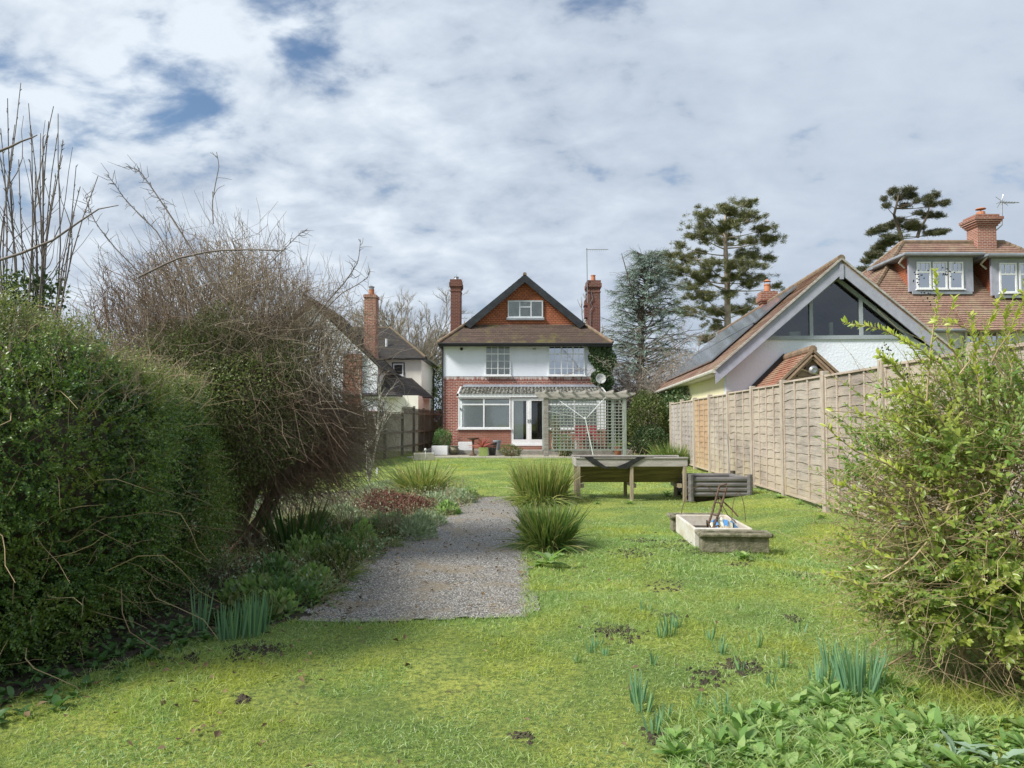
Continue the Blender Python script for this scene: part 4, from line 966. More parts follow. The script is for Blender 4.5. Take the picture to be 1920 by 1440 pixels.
# rotary dryer
hub = P(1098, 786, 27.6)
RD = thing('rotary_dryer', 'half folded white rotary washing line leaning before the trellis', 'washing line', (P(1114, 862, 27.6).x, 27.6, 0))
base = Vector((P(1114, 862, 27.6).x, 27.6, 0))
b = MB(); b.tube([base, hub], .022, 8); b.tube([hub, hub+(hub-base).normalized()*.1], .035, 8); b.build('pole', M['alu'], RD)
tips = [P(1136, 744, 27.9), P(1027, 771, 27.2), P(1128, 752, 28.6), P(1050, 752, 28.4)]
for t_ in tips:
    b = MB(); b.tube([hub, t_], .010, 6); b.build('arm', M['alu'], RD)
b = MB()
order = [0, 2, 3, 1]
for k in range(9):
    f_ = .3+.085*k
    for i in range(3):
        a, c = hub.lerp(tips[order[i]], f_), hub.lerp(tips[order[i+1]], f_); mid = (a+c)/2-Vector((0, 0, .03)); b.tube([a, mid, c], .005, 3)
b.build('line', M['line'], RD)

# ================================================================== PATIO THINGS
def box_trough(name, label, x0, x1, y0, y1, z0, z1, m, cat='planter', group=None, rz=0, soil=True, taper=.0, t=.03, bev=.01):
    T = thing(name, label, cat, ((x0+x1)/2, (y0+y1)/2, z0), rz, group); w, d, h = (x1-x0)/2, (y1-y0)/2, z1-z0; b = MB()
    o = [(-w+taper, -d+taper), (w-taper, -d+taper), (w-taper, d-taper), (-w+taper, d-taper)]; O = [(-w, -d), (w, -d), (w, d), (-w, d)]; I = [(-w+t, -d+t), (w-t, -d+t), (w-t, d-t), (-w+t, d-t)]
    vs = [(a, c, 0) for a, c in o]+[(a, c, h) for a, c in O]+[(a, c, h) for a, c in I]+[(a, c, .04) for a, c in I]
    fs = [(3, 2, 1, 0)]+[(i, (i+1) % 4, (i+1) % 4+4, i+4) for i in range(4)]+[(4+i, 4+(i+1) % 4, 8+(i+1) % 4, 8+i) for i in range(4)]+[(8+i, 8+(i+1) % 4, 12+(i+1) % 4, 12+i) for i in range(4)]+[(12, 13, 14, 15)]
    b.add(vs, fs); b.build('trough_body', m, T, local=True, bevel=bev)
    if soil:
        b = MB(); b.box(-w+t, w-t, -d+t, d-t, .05, h-.05); b.build('soil', M['soil'], T, local=True)
    return T
def pt(px, py, Y): return P(px, py, Y)
a, c = pt(810, 845, 30.6), pt(840, 830, 30.6)
box_trough('planter_box', 'white rectangular planter at the left end of the patio edge', a.x, c.x, 30.5, 30.8, .03, .40, M['white'], rz=R(-4))
a, c = pt(859, 838, 31.2), pt(886, 827, 31.2)
box_trough('planter_box', 'white rectangular planter against the orange brick dwarf wall', a.x, c.x, 31.2, 31.45, .2, .54, M['white'])
a, c = pt(776, 862, 27), pt(813, 848, 27)
box_trough('stone_planter', 'pale stone planter at the far left corner of the lawn', a.x, c.x, 26.8, 27.3, 0, .26, M['stone_pale'], rz=R(12))
b = MB(); q = P(800, 855, 27); b.tube([(q.x, 26.6, 0), (q.x, 26.6, .36)], .008, 5); b.lathe([(0, .34), (.035, .36), (.045, .4), (.03, .44), (0, .45)], (q.x, 26.6, 0), 12)
tag(b.build('solar_stake_light', M['white'], smooth=True), 'small white globe light on a stake by the pale stone planter', 'garden light')
def pot(name, label, x, y, z, r, h, m, waist=None):
    b = MB(); prof = [(0, 0), (r*.7, 0), (r*.98, h*.85), (r*1.08, h*.86), (r*1.08, h), (r*.9, h), (r*.85, h*.8), (0, h*.8)]
    if waist: prof = [(0, 0), (r*.5, 0), (r*.95, h*.35), (r*1.0, h*.55), (r*.8, h*.85), (r*.95, h), (r*.8, h), (r*.7, h*.8), (0, h*.8)]
    b.lathe(prof, (x, y, z), 18); return tag(b.build(name, m, smooth=False), label, 'plant pot')
q = P(850, 838, 30.9); pot('plant_pot', 'round bellied stone pot between the two white planters', q.x, 30.9, .03, .24, .36, M['stone'], True)
q = P(923, 838, 30.6); pot('plant_pot', 'tall dark pot with a flared rim, right of the red spiky plant', q.x, 30.6, .02, .19, .52, M['pot_dark'])
q = P(930, 830, 31.2); pot('plant_pot', 'grey bucket pot near the patio door', q.x+.05, 31.2, .2, .16, .42, M['lead'])
q = P(1163, 845, 28.4); pot('plant_pot', 'terracotta pot at the foot of the right pergola post', q.x+.02, 29.2, .02, .15, .42, M['pot'])
a, c = pt(903, 853, 30), pt(917, 838, 30)
box_trough('planter_box', 'lime green square pot holding the red spiky plant', a.x-.1, a.x+.26, 29.85, 30.2, .02, .36, M['pot_green'])
q = P(887, 838, 30.2); b = MB(); b.lathe([(0, 0), (.16, 0), (.14, .04), (.05, .1), (.035, .3), (.05, .55), (.04, .62), (.2, .66), (.27, .72), (.25, .72), (.1, .68), (0, .68)], (q.x, 30.2, .02), 18)
tag(b.build('bird_bath', M['rust'], smooth=True), 'dark pedestal bird bath on the gravel beside the red spiky plant', 'bird bath')
q = P(906, 838, 30.2); n = 90; th = rng.uniform(0, 6.28, n); el = rng.uniform(.1, 1.45, n)
dd = np.stack([np.cos(th)*np.cos(el), np.sin(th)*np.cos(el), np.sin(el)], 1)
V, Fc = blades(np.tile(A(q.x-.02, 30.03, .36), (n, 1)), dd, rng.uniform(.4, .62, n), .03, .25, 4)
tag(np_obj('cordyline', V, Fc, M['cordy']), 'spiky red cordyline with strap leaves in the lime green pot', 'plant')
# red folding chairs behind the trellis
def chair(x, y, rz, label):
    T = thing('garden_chair', label, 'chair', (x, y, .2), rz, 'red chairs on the patio')
    b = MB(); b.box(-.24, .24, -.22, .22, .42, .46); b.build('seat', M['red'], T, local=True, bevel=.01)
    b = MB(); b.add([(-.24, .2, .5), (.24, .2, .5), (.24, .32, 1.02), (-.24, .32, 1.02), (-.24, .23, .5), (.24, .23, .5), (.24, .35, 1.02), (-.24, .35, 1.02)], [(0,1,2,3),(7,6,5,4),(0,4,5,1),(1,5,6,2),(2,6,7,3),(3,7,4,0)]); b.build('backrest', M['red'], T, local=True, bevel=.01)
    for sx in (-1, 1):
        for sy in (-1, 1):
            b = MB(); b.tube([(sx*.23, sy*.2, .44), (sx*.25, sy*.26, 0)], .014, 6); b.build('leg', M['steel'], T, local=True)
chair(P(1097, 820, 30.4).x-.1, 31.5, R(175), 'red chair behind the trellis, its back to the garden, left one'); chair(P(1097, 820, 30.4).x+.55, 31.9, R(150), 'red chair behind the trellis beside the house wall, right one')
T = thing('garden_table', 'small white table behind the trellis between the red chairs', 'table', (2.9, 31.3+.5, .2))
b = MB(); b.lathe([(0, .70), (.40, .70), (.42, .715), (.40, .73), (0, .73)], (0, 0, 0), 24); b.build('tabletop', M['white'], T, local=True)
for k in range(3):
    b = MB(); an = k*2.09; b.tube([(.3*math.cos(an), .3*math.sin(an), .7), (.34*math.cos(an), .34*math.sin(an), 0)], .014, 6); b.build('leg', M['alu'], T, local=True)

# ================================================================== RAISED PLANTER, LOG BED, TROUGHS
PT = thing('raised_planter', 'long V shaped timber planter on legs with torn black liner, in mid lawn', 'planter', (2.1, 13.7, 0))
x0, x1, yf, yb = 1.15, 3.09, 13.3, 14.05; zt, zm, zb = .74, .61, .30
b = MB(); b.box(x0-.02, x1+.02, yf-.03, yf, zm-.01, zt); b.box(x0-.02, x1+.02, yb, yb+.03, zm-.01, zt); b.box(x0-.02, x0+.01, yf, yb, zm-.01, zt); b.box(x1-.01, x1+.02, yf, yb, zm-.01, zt)
b.box(x0-.03, x1+.03, yf-.05, yf+.06, zt, zt+.025); b.box(x0-.03, x1+.03, yb-.06, yb+.05, zt, zt+.025); b.build('rim', M['wood_beam'], PT, bevel=.004)
b = MB()
for k in range(4):
    t0, t1 = k/4, (k+.96)/4; Y = lambda t: yf+.02+.26*(1-t); 
    za, zc = zb+(zm-zb)*t0, zb+(zm-zb)*t1; ya, yc = Y(t0)-.0, Y(t1)
    b.add([(x0+.05, ya, za), (x1-.05, ya, za), (x1-.05, yc, zc), (x0+.05, yc, zc), (x0+.05, ya+.03, za), (x1-.05, ya+.03, za), (x1-.05, yc+.03, zc), (x0+.05, yc+.03, zc)], [(0,1,2,3),(7,6,5,4),(0,4,5,1),(1,5,6,2),(2,6,7,3),(3,7,4,0)])
    ya2, yc2 = yb+yf-ya, yb+yf-yc
    b.add([(x0+.05, ya2, za), (x1-.05, ya2, za), (x1-.05, yc2, zc), (x0+.05, yc2, zc), (x0+.05, ya2-.03, za), (x1-.05, ya2-.03, za), (x1-.05, yc2-.03, zc), (x0+.05, yc2-.03, zc)], [(3,2,1,0),(4,5,6,7),(0,1,5,4),(1,2,6,5),(2,3,7,6),(3,0,4,7)])
for x in (x0+.05, x1-.08): b.add([(x, yf+.03, zm), (x, yb-.03, zm), (x, yb-.28, zb), (x, yf+.28, zb), (x+.03, yf+.03, zm), (x+.03, yb-.03, zm), (x+.03, yb-.28, zb), (x+.03, yf+.28, zb)], [(0,1,2,3),(7,6,5,4),(0,4,5,1),(1,5,6,2),(2,6,7,3),(3,7,4,0)])
b.build('trough_boards', M['wood_olive'], PT)
b = MB(); b.box(x0+.08, x1-.08, yf+.08, yb-.08, zm-.06, zm-.01); b.build('soil', M['soil'], PT)
for x in (x0+.03, (x0+x1)/2, x1-.03):
    for y in (yf+.0, yb-.0):
        b = MB(); b.box(x-.03, x+.03, y-.035+(.0 if y < 13.6 else 0), y+.035, -.02, zm-.012); b.build('leg', M['wood_leg'], PT, bevel=.004)
for x in (x0+.10, (x0+x1)/2+.06, x1-.10):
    b = MB(); b.box(x-.03, x+.03, yf+.04, yb-.04, .22, .29); b.build('cross_bar', M['wood_leg'], PT)
b = MB(); zz0 = zt+.03; yy = yf-.056
def lin(pts, thick=.006): 
    vs = [(x, yy, z) for x, z in pts]+[(x, yy+thick, z) for x, z in pts]; n = len(pts)
    b.add(vs, [tuple(range(n)), tuple(range(2*n-1, n-1, -1))]+[(i, i+n, (i+1) % n+n, (i+1) % n) for i in range(n)])
lin([(1.27, zz0), (1.42, zz0), (1.66, .60), (1.80, .575), (1.64, .57), (1.46, .63)])
lin([(1.86, .575), (2.02, .56), (2.36, zz0), (2.22, zz0), (2.0, .66), (1.8, .58)][::-1])
b.add([(1.2, yf-.055, zt+.03), (2.5, yf-.055, zt+.03), (2.55, yb-.2, zt-.06), (1.2, yb-.2, zt-.06)], [(0, 1, 2, 3)])
b.build('torn_liner', M['liner'], PT)

LB = thing('log_bed', 'low grey log roll raised bed at the right end of the timber planter', 'raised bed', (3.7, 13.8, 0))
x0, x1, y0, y1 = 3.17, 4.14, 13.2, 14.2
g0 = .08
for (p, q) in (((x0, y0), (x1, y0)), ((x0, y1), (x1, y1)), ((x0, y0), (x0, y1)), ((x1, y0), (x1, y1))):
    b = MB()
    for k in range(4): b.tube([(p[0], p[1], g0+.04+k*.085), (q[0], q[1], g0+.04+k*.085+random.uniform(-.006, .006))], .046, 10)
    b.build('log_wall', M['log'], LB, smooth=False)
for x in (x0-.03, x1+.03):
    for y in (y0, y1):
        b = MB(); b.tube([(x, y-.03, 0), (x, y-.03, g0+.39)], .05, 9); b.build('corner_post', M['wood_dark' if y > 14 else 'log'], LB)
b = MB(); b.box(x0+.05, x1-.05, y0+.05, y1-.05, 0, .25+g0); b.build('soil', M['soil'], LB)

def stone_trough(x, y, w, d, h, z, rz, label):
    T = thing('stone_trough', label, 'trough', (x, y, z), rz, 'mossy stone troughs beside the white sink'); b = MB(); w /= 2; d /= 2; t = .045
    for (a0, a1, c0, c1) in ((-w+.02, w-.02, -d+.02, -d+t), (-w+.02, w-.02, d-t, d-.02), (-w+.02, -w+t, -d+t, d-t), (w-t, w-.02, -d+t, d-t)): b.box(a0, a1, c0, c1, 0, h-.04)
    b.build('trough_body', M['stone'], T, local=True, bevel=.006)
    b = MB(); r = .024
    for p, q in (((-w, -d), (w, -d)), ((w, -d), (w, d)), ((w, d), (-w, d)), ((-w, d), (-w, -d))): b.tube([(p[0], p[1], h-.025), (q[0], q[1], h-.025)], r, 8)
    b.box(-w, w, -d, -d+t, h-.03, h-.012); b.box(-w, w, d-t, d, h-.03, h-.012); b.box(-w, -w+t, -d+t, d-t, h-.031, h-.013); b.box(w-t, w, -d+t, d-t, h-.031, h-.013)
    b.build('rim', M['stone'], T, local=True)
    b = MB(); b.box(-w+t, w-t, -d+t, d-t, .02, h-.08); b.build('soil', M['soil'], T, local=True)
stone_trough(2.38, 8.10, .74, .24, .21, .01, R(-5), 'front mossy stone trough with a rolled rim, nearest the camera')
stone_trough(2.36, 9.62, .68, .24, .21, .01, R(-2), 'rear mossy stone trough behind the white sink')
sk = box_trough('old_sink', 'old stained white sink lying in the lawn between two stone troughs', 2.03, 2.67, 8.26, 9.46, .01, .23, M['sink'], 'sink', rz=R(-3), soil=False, t=.035, bev=.012)
b = MB(); b.box(-.28, .28, -.58, .58, .045, .09); b.build('soil', M['soil'], sk, local=True)
b = MB()

b.tube([(2.22, 8.55, .2), (2.36, 8.85, .34), (2.50, 9.05, .62)], .014, 6); b.tube([(2.27, 8.5, .2), (2.42, 8.8, .32), (2.57, 9.0, .60)], .014, 6)
for t_ in (.3, .6, .9):
    u = Vector((2.22, 8.55, .2)).lerp(Vector((2.50, 9.05, .62)), t_); b.tube([u, u+Vector((.06, -.05, -.01))], .009, 5)
b.tube([(2.46, 8.98, .5), (2.6, 8.9, .36), (2.66, 8.85, .28)], .01, 5); b.tube([(2.5, 8.98, .42), (2.55, 8.9, .3), (2.62, 8.8, .22)], .006, 5)
b.tube([(2.22, 8.55, .2), (2.2, 8.5, .28), (2.25, 8.45, .18)], .01, 5); b.tube([(2.27, 8.5, .2), (2.3, 8.4, .24), (2.34, 8.38, .16)], .01, 5)
b.tube([(2.5, 9.05, .62), (2.58, 9.02, .65), (2.57, 9.0, .60)], .012, 5)
tag(b.build('rusty_frame', M['rust']), 'rusty metal frame of two parallel bars sticking up out of the sink', 'scrap metal')
b = MB(); n = 7
for k in range(26):
    an = k*.7; b.tube([(2.36+.05*math.cos(an), 8.38+.05*math.sin(an), .16+.02*math.sin(k)), (2.36+.07*math.cos(an+1), 8.38+.07*math.sin(an+1.3), .2+.03*math.cos(k*1.7))], .012, 5)
tag(b.build('root_ball', M['twig_tan']), 'small brown tangled root ball inside the white sink', 'root ball')
BG = thing('striped_sack', 'blue and cream striped plastic sack slumped inside the white sink', 'sack', (2.44, 8.8, .09))
for k in range(6):
    b = MB(); prof = []; a0, a1 = k*.055-.16, (k+1)*.055-.16
    def env(x): return .15*math.sqrt(max(0, 1-(x/.19)**2))+.012
    vs = []
    for a_ in (a0, a1):
        h = env(a_)
        for j in range(9):
            an = math.pi*j/8; vs.append((2.44+a_+.012*math.sin(j+k), 8.76-math.cos(an)*h*.8+.01*math.sin(k*2.), .09+math.sin(an)*h*(1.1+.12*math.sin(k*1.9+j))))
    b.add(vs, [(j, j+1, j+10, j+9) for j in range(8)]); b.build('stripe', M['blue' if k % 2 else 'cream'], BG, smooth=True)
for y_, (x_, n_) in {8.75: (2.6, 0), 9.2: (2.72, 1)}.items():
    pass
b = MB(); pts = [(2.22+.25*math.cos(t), 8.8, .2+.45*math.sin(t)) for t in np.linspace(0.3, 2.9, 12)]; b.tube(pts, .004, 4)
pts = [(2.62+.08*math.cos(t), 8.7, .2+.38*math.sin(t)) for t in np.linspace(.1, 3.0, 12)]; b.tube(pts, .004, 4)
tag(b.build('wire_hoop', M['rust']), 'thin bent wire hoops standing in the white sink', 'wire')
b = MB(); b.tube([(P(1365, 890, 15.6).x, 15.4, .1), (FX(16)-.06, 16.3, 1.12)], .008, 6); tag(b.build('cane', M['steel']), 'thin grey cane leaning against the right fence beyond the log bed', 'cane')
q = G(706, 897); b = MB(); b.tube([(q.x, q.y, 0), (q.x, q.y, .14)], .005, 5); b.add([(q.x-.02, q.y-.01, .12), (q.x+.025, q.y-.01, .11), (q.x+.03, q.y, .26), (q.x-.02, q.y, .27), (q.x-.02, q.y-.005, .12), (q.x+.025, q.y-.005, .11), (q.x+.03, q.y+.005, .26), (q.x-.02, q.y+.005, .27)], [(0,1,2,3),(7,6,5,4),(0,4,5,1),(1,5,6,2),(2,6,7,3),(3,7,4,0)])
tag(b.build('plant_label', M['white']), 'small white plant label on a stake in the left border', 'plant label')

# ================================================================== VEGETATION
def veg(name, label, cat, loc, group=None): return thing(name, label, cat, loc, 0, group)
def superq(n, c, r, e, seed, lump=.22, vis=None):
    m_ = n*4 if vis else n; d = rng.uniform(-1, 1, (m_, 3)); ar = A(r[1]*r[2], r[0]*r[2], r[0]*r[1]); ax = rng.choice(3, m_, p=ar/ar.sum()); d[np.arange(m_), ax] = np.sign(d[np.arange(m_), ax])
    p = d/(np.abs(d)**(2/e)).sum(-1, keepdims=True)**(e/2)
    nr = unit(np.sign(p)*np.abs(p)**(2/e-1)/A(*r)); L1 = Lump(2.2, seed=seed); L2 = Lump(6, seed=seed+1)
    q = p*A(*r)+A(*c); q = q+nr*((lump*L1(q)+lump*.5*L2(q))[:, None])
    if vis is not None:
        k = vis(q, nr); q, nr = q[k][:n], nr[k][:n]
    return q, nr
def sprays(p, d, L, per, lL, lW, grav=.1, start=.1, k=4, wob=.06, spread=.9, szvar=.35):
    """shoots with leaf pairs; returns leaf arrays + shoot paths"""
    n = len(p); paths = bez(p, d, L, k, grav, wob); t = np.linspace(start, .98, per)[None, :]+rng.uniform(-.02, .02, (n, per))
    q, tg = on_path(paths, t); q = q.reshape(-1, 3); tg = tg.reshape(-1, 3)
    a = np.repeat(rdir(n), per, 0); sd = unit(np.cross(tg, a)); alt = np.tile(np.where(np.arange(per) % 2, 1., -1.), n)[:, None]
    roll = np.cross(tg, sd); ph = rng.uniform(-.9, .9, (len(q), 1)); sd = sd*np.cos(ph)+roll*np.sin(ph)
    ld = unit(tg*.75+sd*alt*spread+rdir(len(q))*.25); nr = unit(np.cross(ld, np.cross(tg, ld))+A(0, 0, .5)+rdir(len(q))*.35)
    s = rng.uniform(1-szvar, 1+szvar, len(q))*np.tile(1-.45*np.linspace(0, 1, per)**3, n)
    return q, ld, nr, lL*s, lW*s, paths

# ---- clipped hedge on the left
HG = veg('evergreen_hedge', 'massive dark green small leaved hedge filling the left edge of the photo', 'hedge', (-4.1, 5, 0))
hc, hr = (-4.2, 5.15, .92), (1.87, 1.6, 1.02)
seen = lambda q, n: (q[:, 0] > -5.4) & (q[:, 2] > .03) & ((n[:, 0] > -.2) | (n[:, 2] > .3)) & (n[:, 1] < .75)
p, nr = superq(20000, hc, hr, .46, 3, .22, seen)
tocam = unit(A(0, 0, 1.4)-p); d = unit(nr*.6+tocam*.25+A(0, -.05, .45)+rdir(len(p))*.8)
gap_ = (Lump(4.5, seed=19)(p) > .75) & (rng.uniform(0, 1, len(p)) < .8); p, nr, d, top = p[~gap_], nr[~gap_], d[~gap_], None
cl = Lump(4.2, seed=9)(p); L = .13+.13*np.clip(cl, -.6, 1)+rng.uniform(0, .12, len(p))
top = (p[:, 2] > 1.5+.35*Lump(1.2, seed=4)(p))  # upper shoots get the leaf colour with sunlight painted in
for nm, msk, mt in (('foliage', ~top, 'hedge_leaf'), ('painted_sun_top_foliage', top, 'hedge_painted_sun')):
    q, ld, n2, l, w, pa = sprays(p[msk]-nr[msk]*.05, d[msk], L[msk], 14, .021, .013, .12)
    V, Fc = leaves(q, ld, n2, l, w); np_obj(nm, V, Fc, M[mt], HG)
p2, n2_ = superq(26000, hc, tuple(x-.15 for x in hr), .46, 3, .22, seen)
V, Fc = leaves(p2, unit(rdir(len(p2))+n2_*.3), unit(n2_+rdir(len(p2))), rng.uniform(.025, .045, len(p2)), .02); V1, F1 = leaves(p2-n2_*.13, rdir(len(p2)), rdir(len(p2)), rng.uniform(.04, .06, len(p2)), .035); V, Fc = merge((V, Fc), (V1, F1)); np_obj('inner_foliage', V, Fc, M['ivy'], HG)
p3, n3 = superq(1100, hc, tuple(x-.06 for x in hr), .46, 3, .13, seen)
V1 = twigs(bez(p3, n3*.5+A(.1, -.1, .7)+rdir(len(p3))*.8, rng.uniform(.2, .5, len(p3)), 5, .3, .12), .003, .0012)
p4, n4 = superq(14, (hc[0], hc[1], hc[2]), hr, .42, 5, .1, lambda q, n: (q[:, 0] > -4) & (q[:, 1] < 4.8) & (n[:, 2] < .6))
V2 = twigs(bez(p4, n4*.8+A(.2, -.2, -.1)+rdir(len(p4))*.6, rng.uniform(.3, .6, len(p4)), 6, .3, .2), .004, .0015)
p5, n5 = superq(900, hc, hr, .46, 3, .22, lambda q, n: (q[:, 2] > 1.55) & (q[:, 0] > -5) & (n[:, 1] < .9))
pt5 = bez(p5-A(0, 0, .1), A(.05, 0, 1)+rdir(len(p5))*.45, rng.uniform(.12, .42, len(p5))*(.6+.5*(p5[:, 1] > 4.6)), 5, .0, .1); V3 = twigs(pt5, .0028, .0012)
q5, t5 = on_path(pt5, rng.uniform(.3, 1, (len(p5), 4))); q5, t5 = q5.reshape(-1, 3), t5.reshape(-1, 3); V4 = twigs(bez(q5, t5+rdir(len(q5))*.8, rng.uniform(.03, .12, len(q5)), 3, 0, .1), .0018, .001)
V, Fc = merge(V3, V4); np_obj('top_twigs', V, Fc, M['twig'], HG)
ql, ldl, nl2, ll, wl2, _ = sprays(p5[::3], A(.05, 0, 1)+rdir(len(p5[::3]))*.5, .28, 13, .02, .012, .1); V, Fc = leaves(ql, ldl, nl2, ll, wl2); np_obj('top_sprays', V, Fc, M['hedge_painted_sun'], HG)  # these sprays also carry the painted sunlit colour
V, Fc = merge(V1, V2); np_obj('bare_twigs', V, Fc, M['twig_tan'], HG)
def core(name, c, r, e, m, par, seed, lump=.1, nu=40, nv=24):
    vs = []
    for j in range(nv+1):
        ph = -math.pi/2+math.pi*j/nv
        for i in range(nu):
            th = 2*math.pi*i/nu; f = lambda v: math.copysign(abs(v)**e, v)
            vs.append((f(math.cos(ph))*f(math.cos(th))*r[0]+c[0], f(math.cos(ph))*f(math.sin(th))*r[1]+c[1], f(math.sin(ph))*r[2]+c[2]))
    V = np.array(vs); V += unit(V-A(*c))*(lump*Lump(2.2, seed=seed)(V))[:, None]; V[:, 2] = np.maximum(V[:, 2], 0)
    Fc = np.array([(j*nu+i, j*nu+(i+1) % nu, (j+1)*nu+(i+1) % nu, (j+1)*nu+i) for j in range(nv) for i in range(nu)]); return np_obj(name, V, Fc, m, par, smooth=True)
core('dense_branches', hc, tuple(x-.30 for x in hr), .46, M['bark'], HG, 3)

# ---- tall bare upright stems behind the hedge
TS = veg('pollarded_shrub', 'cluster of tall straight bare stems rising above the left hedge at the photo edge', 'shrub', (-4.2, 6.9, 0))
st, en = [], []
tipspx = [(40, 155), (12, 185), (62, 240), (50, 195), (98, 200), (112, 212), (90, 228), (85, 255), (108, 250), (24, 235), (-20, 200), (-5, 240), (70, 320), (115, 265), (32, 300), (146, 310), (120, 290), (-30, 280), (184, 330), (105, 330), (76, 250), (150, 350), (135, 400), (3, 240), (60, 300), (20, 340)]
for i, (px, py) in enumerate(tipspx):
    Y = 6.6+random.uniform(-.3, .7); tp = P(px, py, Y); b0 = P(20+px*.42+random.uniform(-18, 18), 600, Y+.1)
    st.append((b0.x, b0.y, .9)); en.append(tuple(tp))
st, en = np.array(st), np.array(en); k = 9; t = np.linspace(0, 1, k)[None, :, None]
pa = st[:, None]*(1-t)+en[:, None]*t+np.sin(t*math.pi)*rdir(len(st))[:, None]*.12+np.sin(t*9+rng.uniform(0, 6, (len(st), 1, 1)))*.012
Vs = [twigs(pa, .012, .0035, 5)]
tt = rng.uniform(.35, 1, (len(st), 20)); q, tg = on_path(pa, tt); q, tg = q.reshape(-1, 3), tg.reshape(-1, 3)
Vs.append(twigs(bez(q, tg+rdir(len(q))*.6, .03, 2), .006, .002))
s2 = rng.integers(0, len(st), 60); q, tg = on_path(pa[s2], rng.uniform(.2, .75, (60, 1))); Vs.append(twigs(bez(q[:, 0], tg[:, 0]+rdir(60)*.5, rng.uniform(.3, .9, 60), 6, -.05, .1), .005, .002, 4))
V, Fc = merge(*Vs); np_obj('stems', V, Fc, M['twig_grey'], TS)
arch = np.array([[tuple(P(px, py, 6.4)) for px, py in ((-40, 500), (40, 475), (100, 450), (150, 415), (185, 392), (222, 385))], [tuple(P(px, py, 6.2)) for px, py in ((-40, 290), (-5, 285), (20, 275), (40, 265), (60, 258), (70, 253))]])
V, Fc = twigs(arch, .014, .004, 5); np_obj('arching_branch', V, Fc, M['twig_grey'], TS)
c0 = np.array([tuple(P(px, py, 6.6)) for px, py in rng.uniform((-20, 520), (110, 600), (700, 2))]); V, Fc = leaves(c0+rdir(700)*.1, rdir(700), rdir(700), .05, .035); np_obj('ivy_leaves', V, Fc, M['ivy'], TS)

# ---- the big brown twiggy shrub
TW = veg('twiggy_shrub', 'huge tangled brown leafless shrub spreading over the border behind the left hedge', 'shrub', (-3.1, 8.2, 0))
ctr = A(-3.02, 7.9, 1.95); rad = A(1.6, 1.35, 1.42)
def inell(n, lo=.55, hi=1.0, bias=None):
    dd = rdir(n); 
    if bias is not None: dd = unit(dd+bias)
    L_ = Lump(2.2, seed=21)(dd*1.5); rr = rng.uniform(lo, hi, n)**.6*(1+.14*L_); low_ = (rng.uniform(0, 1, n) < .36)[:, None]
    return np.where(low_, A(-2.4, 8.1, 1.28)+dd*A(.88, .9, .66)*rr[:, None], ctr+dd*rad*rr[:, None]), dd
Vs = []
b0 = np.tile(A(-3.2, 8.3, .0), (90, 1))+rng.normal(size=(90, 3))*A(.25, .2, 0); e0, _ = inell(90, .5, .9)
pa = bez(b0, (e0-b0)+A(0, 0, .8), np.linalg.norm(e0-b0, axis=1)*1.05, 7, .18, .08); Vs.append(twigs(pa, rng.uniform(.012, .035, 90), .005, 5))
n = 14000; p, dd = inell(n, .25, 1.0, A(.12, -.15, .0)); k_ = (p[:, 2] < 2.3) | (rng.uniform(0, 1, n) < .75); p, dd = p[k_], dd[k_]; n = len(p); lowr = p[:, 2] < 1.9
dirs = unit(dd*A(1, 1, .6)+rdir(n)*1.1+np.where(lowr[:, None], A(.45, 0, -.1), A(0, 0, .7)))
Vs.append(twigs(bez(p-dirs*.2, dirs, rng.uniform(.25, .6, n), 5, np.where(lowr, .25, .02), .28), rng.uniform(.002, .0042, n), .0012))
V, Fc = merge(*Vs); np_obj('branches', V, Fc, M['twig'], TW)
n = 260; th = rng.uniform(0, 6.28, n); rr = rng.uniform(0, 1, n)**.5; xy = np.stack([ctr[0]-.15+np.cos(th)*rr*1.15, ctr[1]+np.sin(th)*rr*.9, np.full(n, 2.3)-rr*.3], 1)
hgt = rng.uniform(.5, 1.45, n)*(1-.45*rr**2)*np.where(xy[:, 0] > -2.6, .75, 1)
pa = bez(xy, np.stack([np.cos(th)*rr*.42, np.sin(th)*.2, np.ones(n)], 1)+rdir(n)*.25, hgt, 6, .0, .1); Vs = [twigs(pa, .0055, .002, 3)]
q, tg = on_path(pa, rng.uniform(.4, 1, (n, 11))); q, tg = q.reshape(-1, 3), tg.reshape(-1, 3); Vs.append(twigs(bez(q, tg+rdir(len(q))*.9, rng.uniform(.05, .22, len(q)), 4, 0, .1), .0028, .0012))
V, Fc = merge(*Vs); np_obj('upright_stems', V, Fc, M['twig'], TW)
Vs = []
def pxcurve(pts, Y, r0, r1, buds=14):
    c = np.array([tuple(P(a_, b_, Y)) for a_, b_ in pts]); kk = 12; tq = np.linspace(0, len(c)-1.001, kk); i = tq.astype(int); f = (tq-i)[:, None]
    pa = (c[i]*(1-f)+c[i+1]*f)[None]; Vs.append(twigs(pa, r0, r1, 5))
    q, tg = on_path(pa, rng.uniform(.3, 1, (1, buds))); q, tg = q[0], tg[0]; Vs.append(twigs(bez(q, tg+rdir(buds)*1.1, rng.uniform(.03, .16, buds), 4, 0, .2), .0035, .0015))
pxcurve([(400, 420), (398, 380), (404, 345), (411, 310), (406, 285)], 7, .006, .003, 5)
pxcurve([(440, 600), (330, 420), (290, 360), (262, 320), (240, 312)], 6.9, .009, .003, 40)
pxcurve([(360, 560), (300, 440), (235, 375), (215, 345), (203, 330)], 6.9, .007, .003, 24)
pxcurve([(260, 520), (330, 485), (400, 470), (470, 468), (530, 470)], 6.6, .012, .006, 10)
pxcurve([(560, 640), (610, 570), (650, 525), (672, 490), (676, 450)], 7.4, .009, .003, 30)
pxcurve([(600, 590), (640, 550), (668, 535), (690, 520), (692, 510)], 7.5, .006, .003, 16)
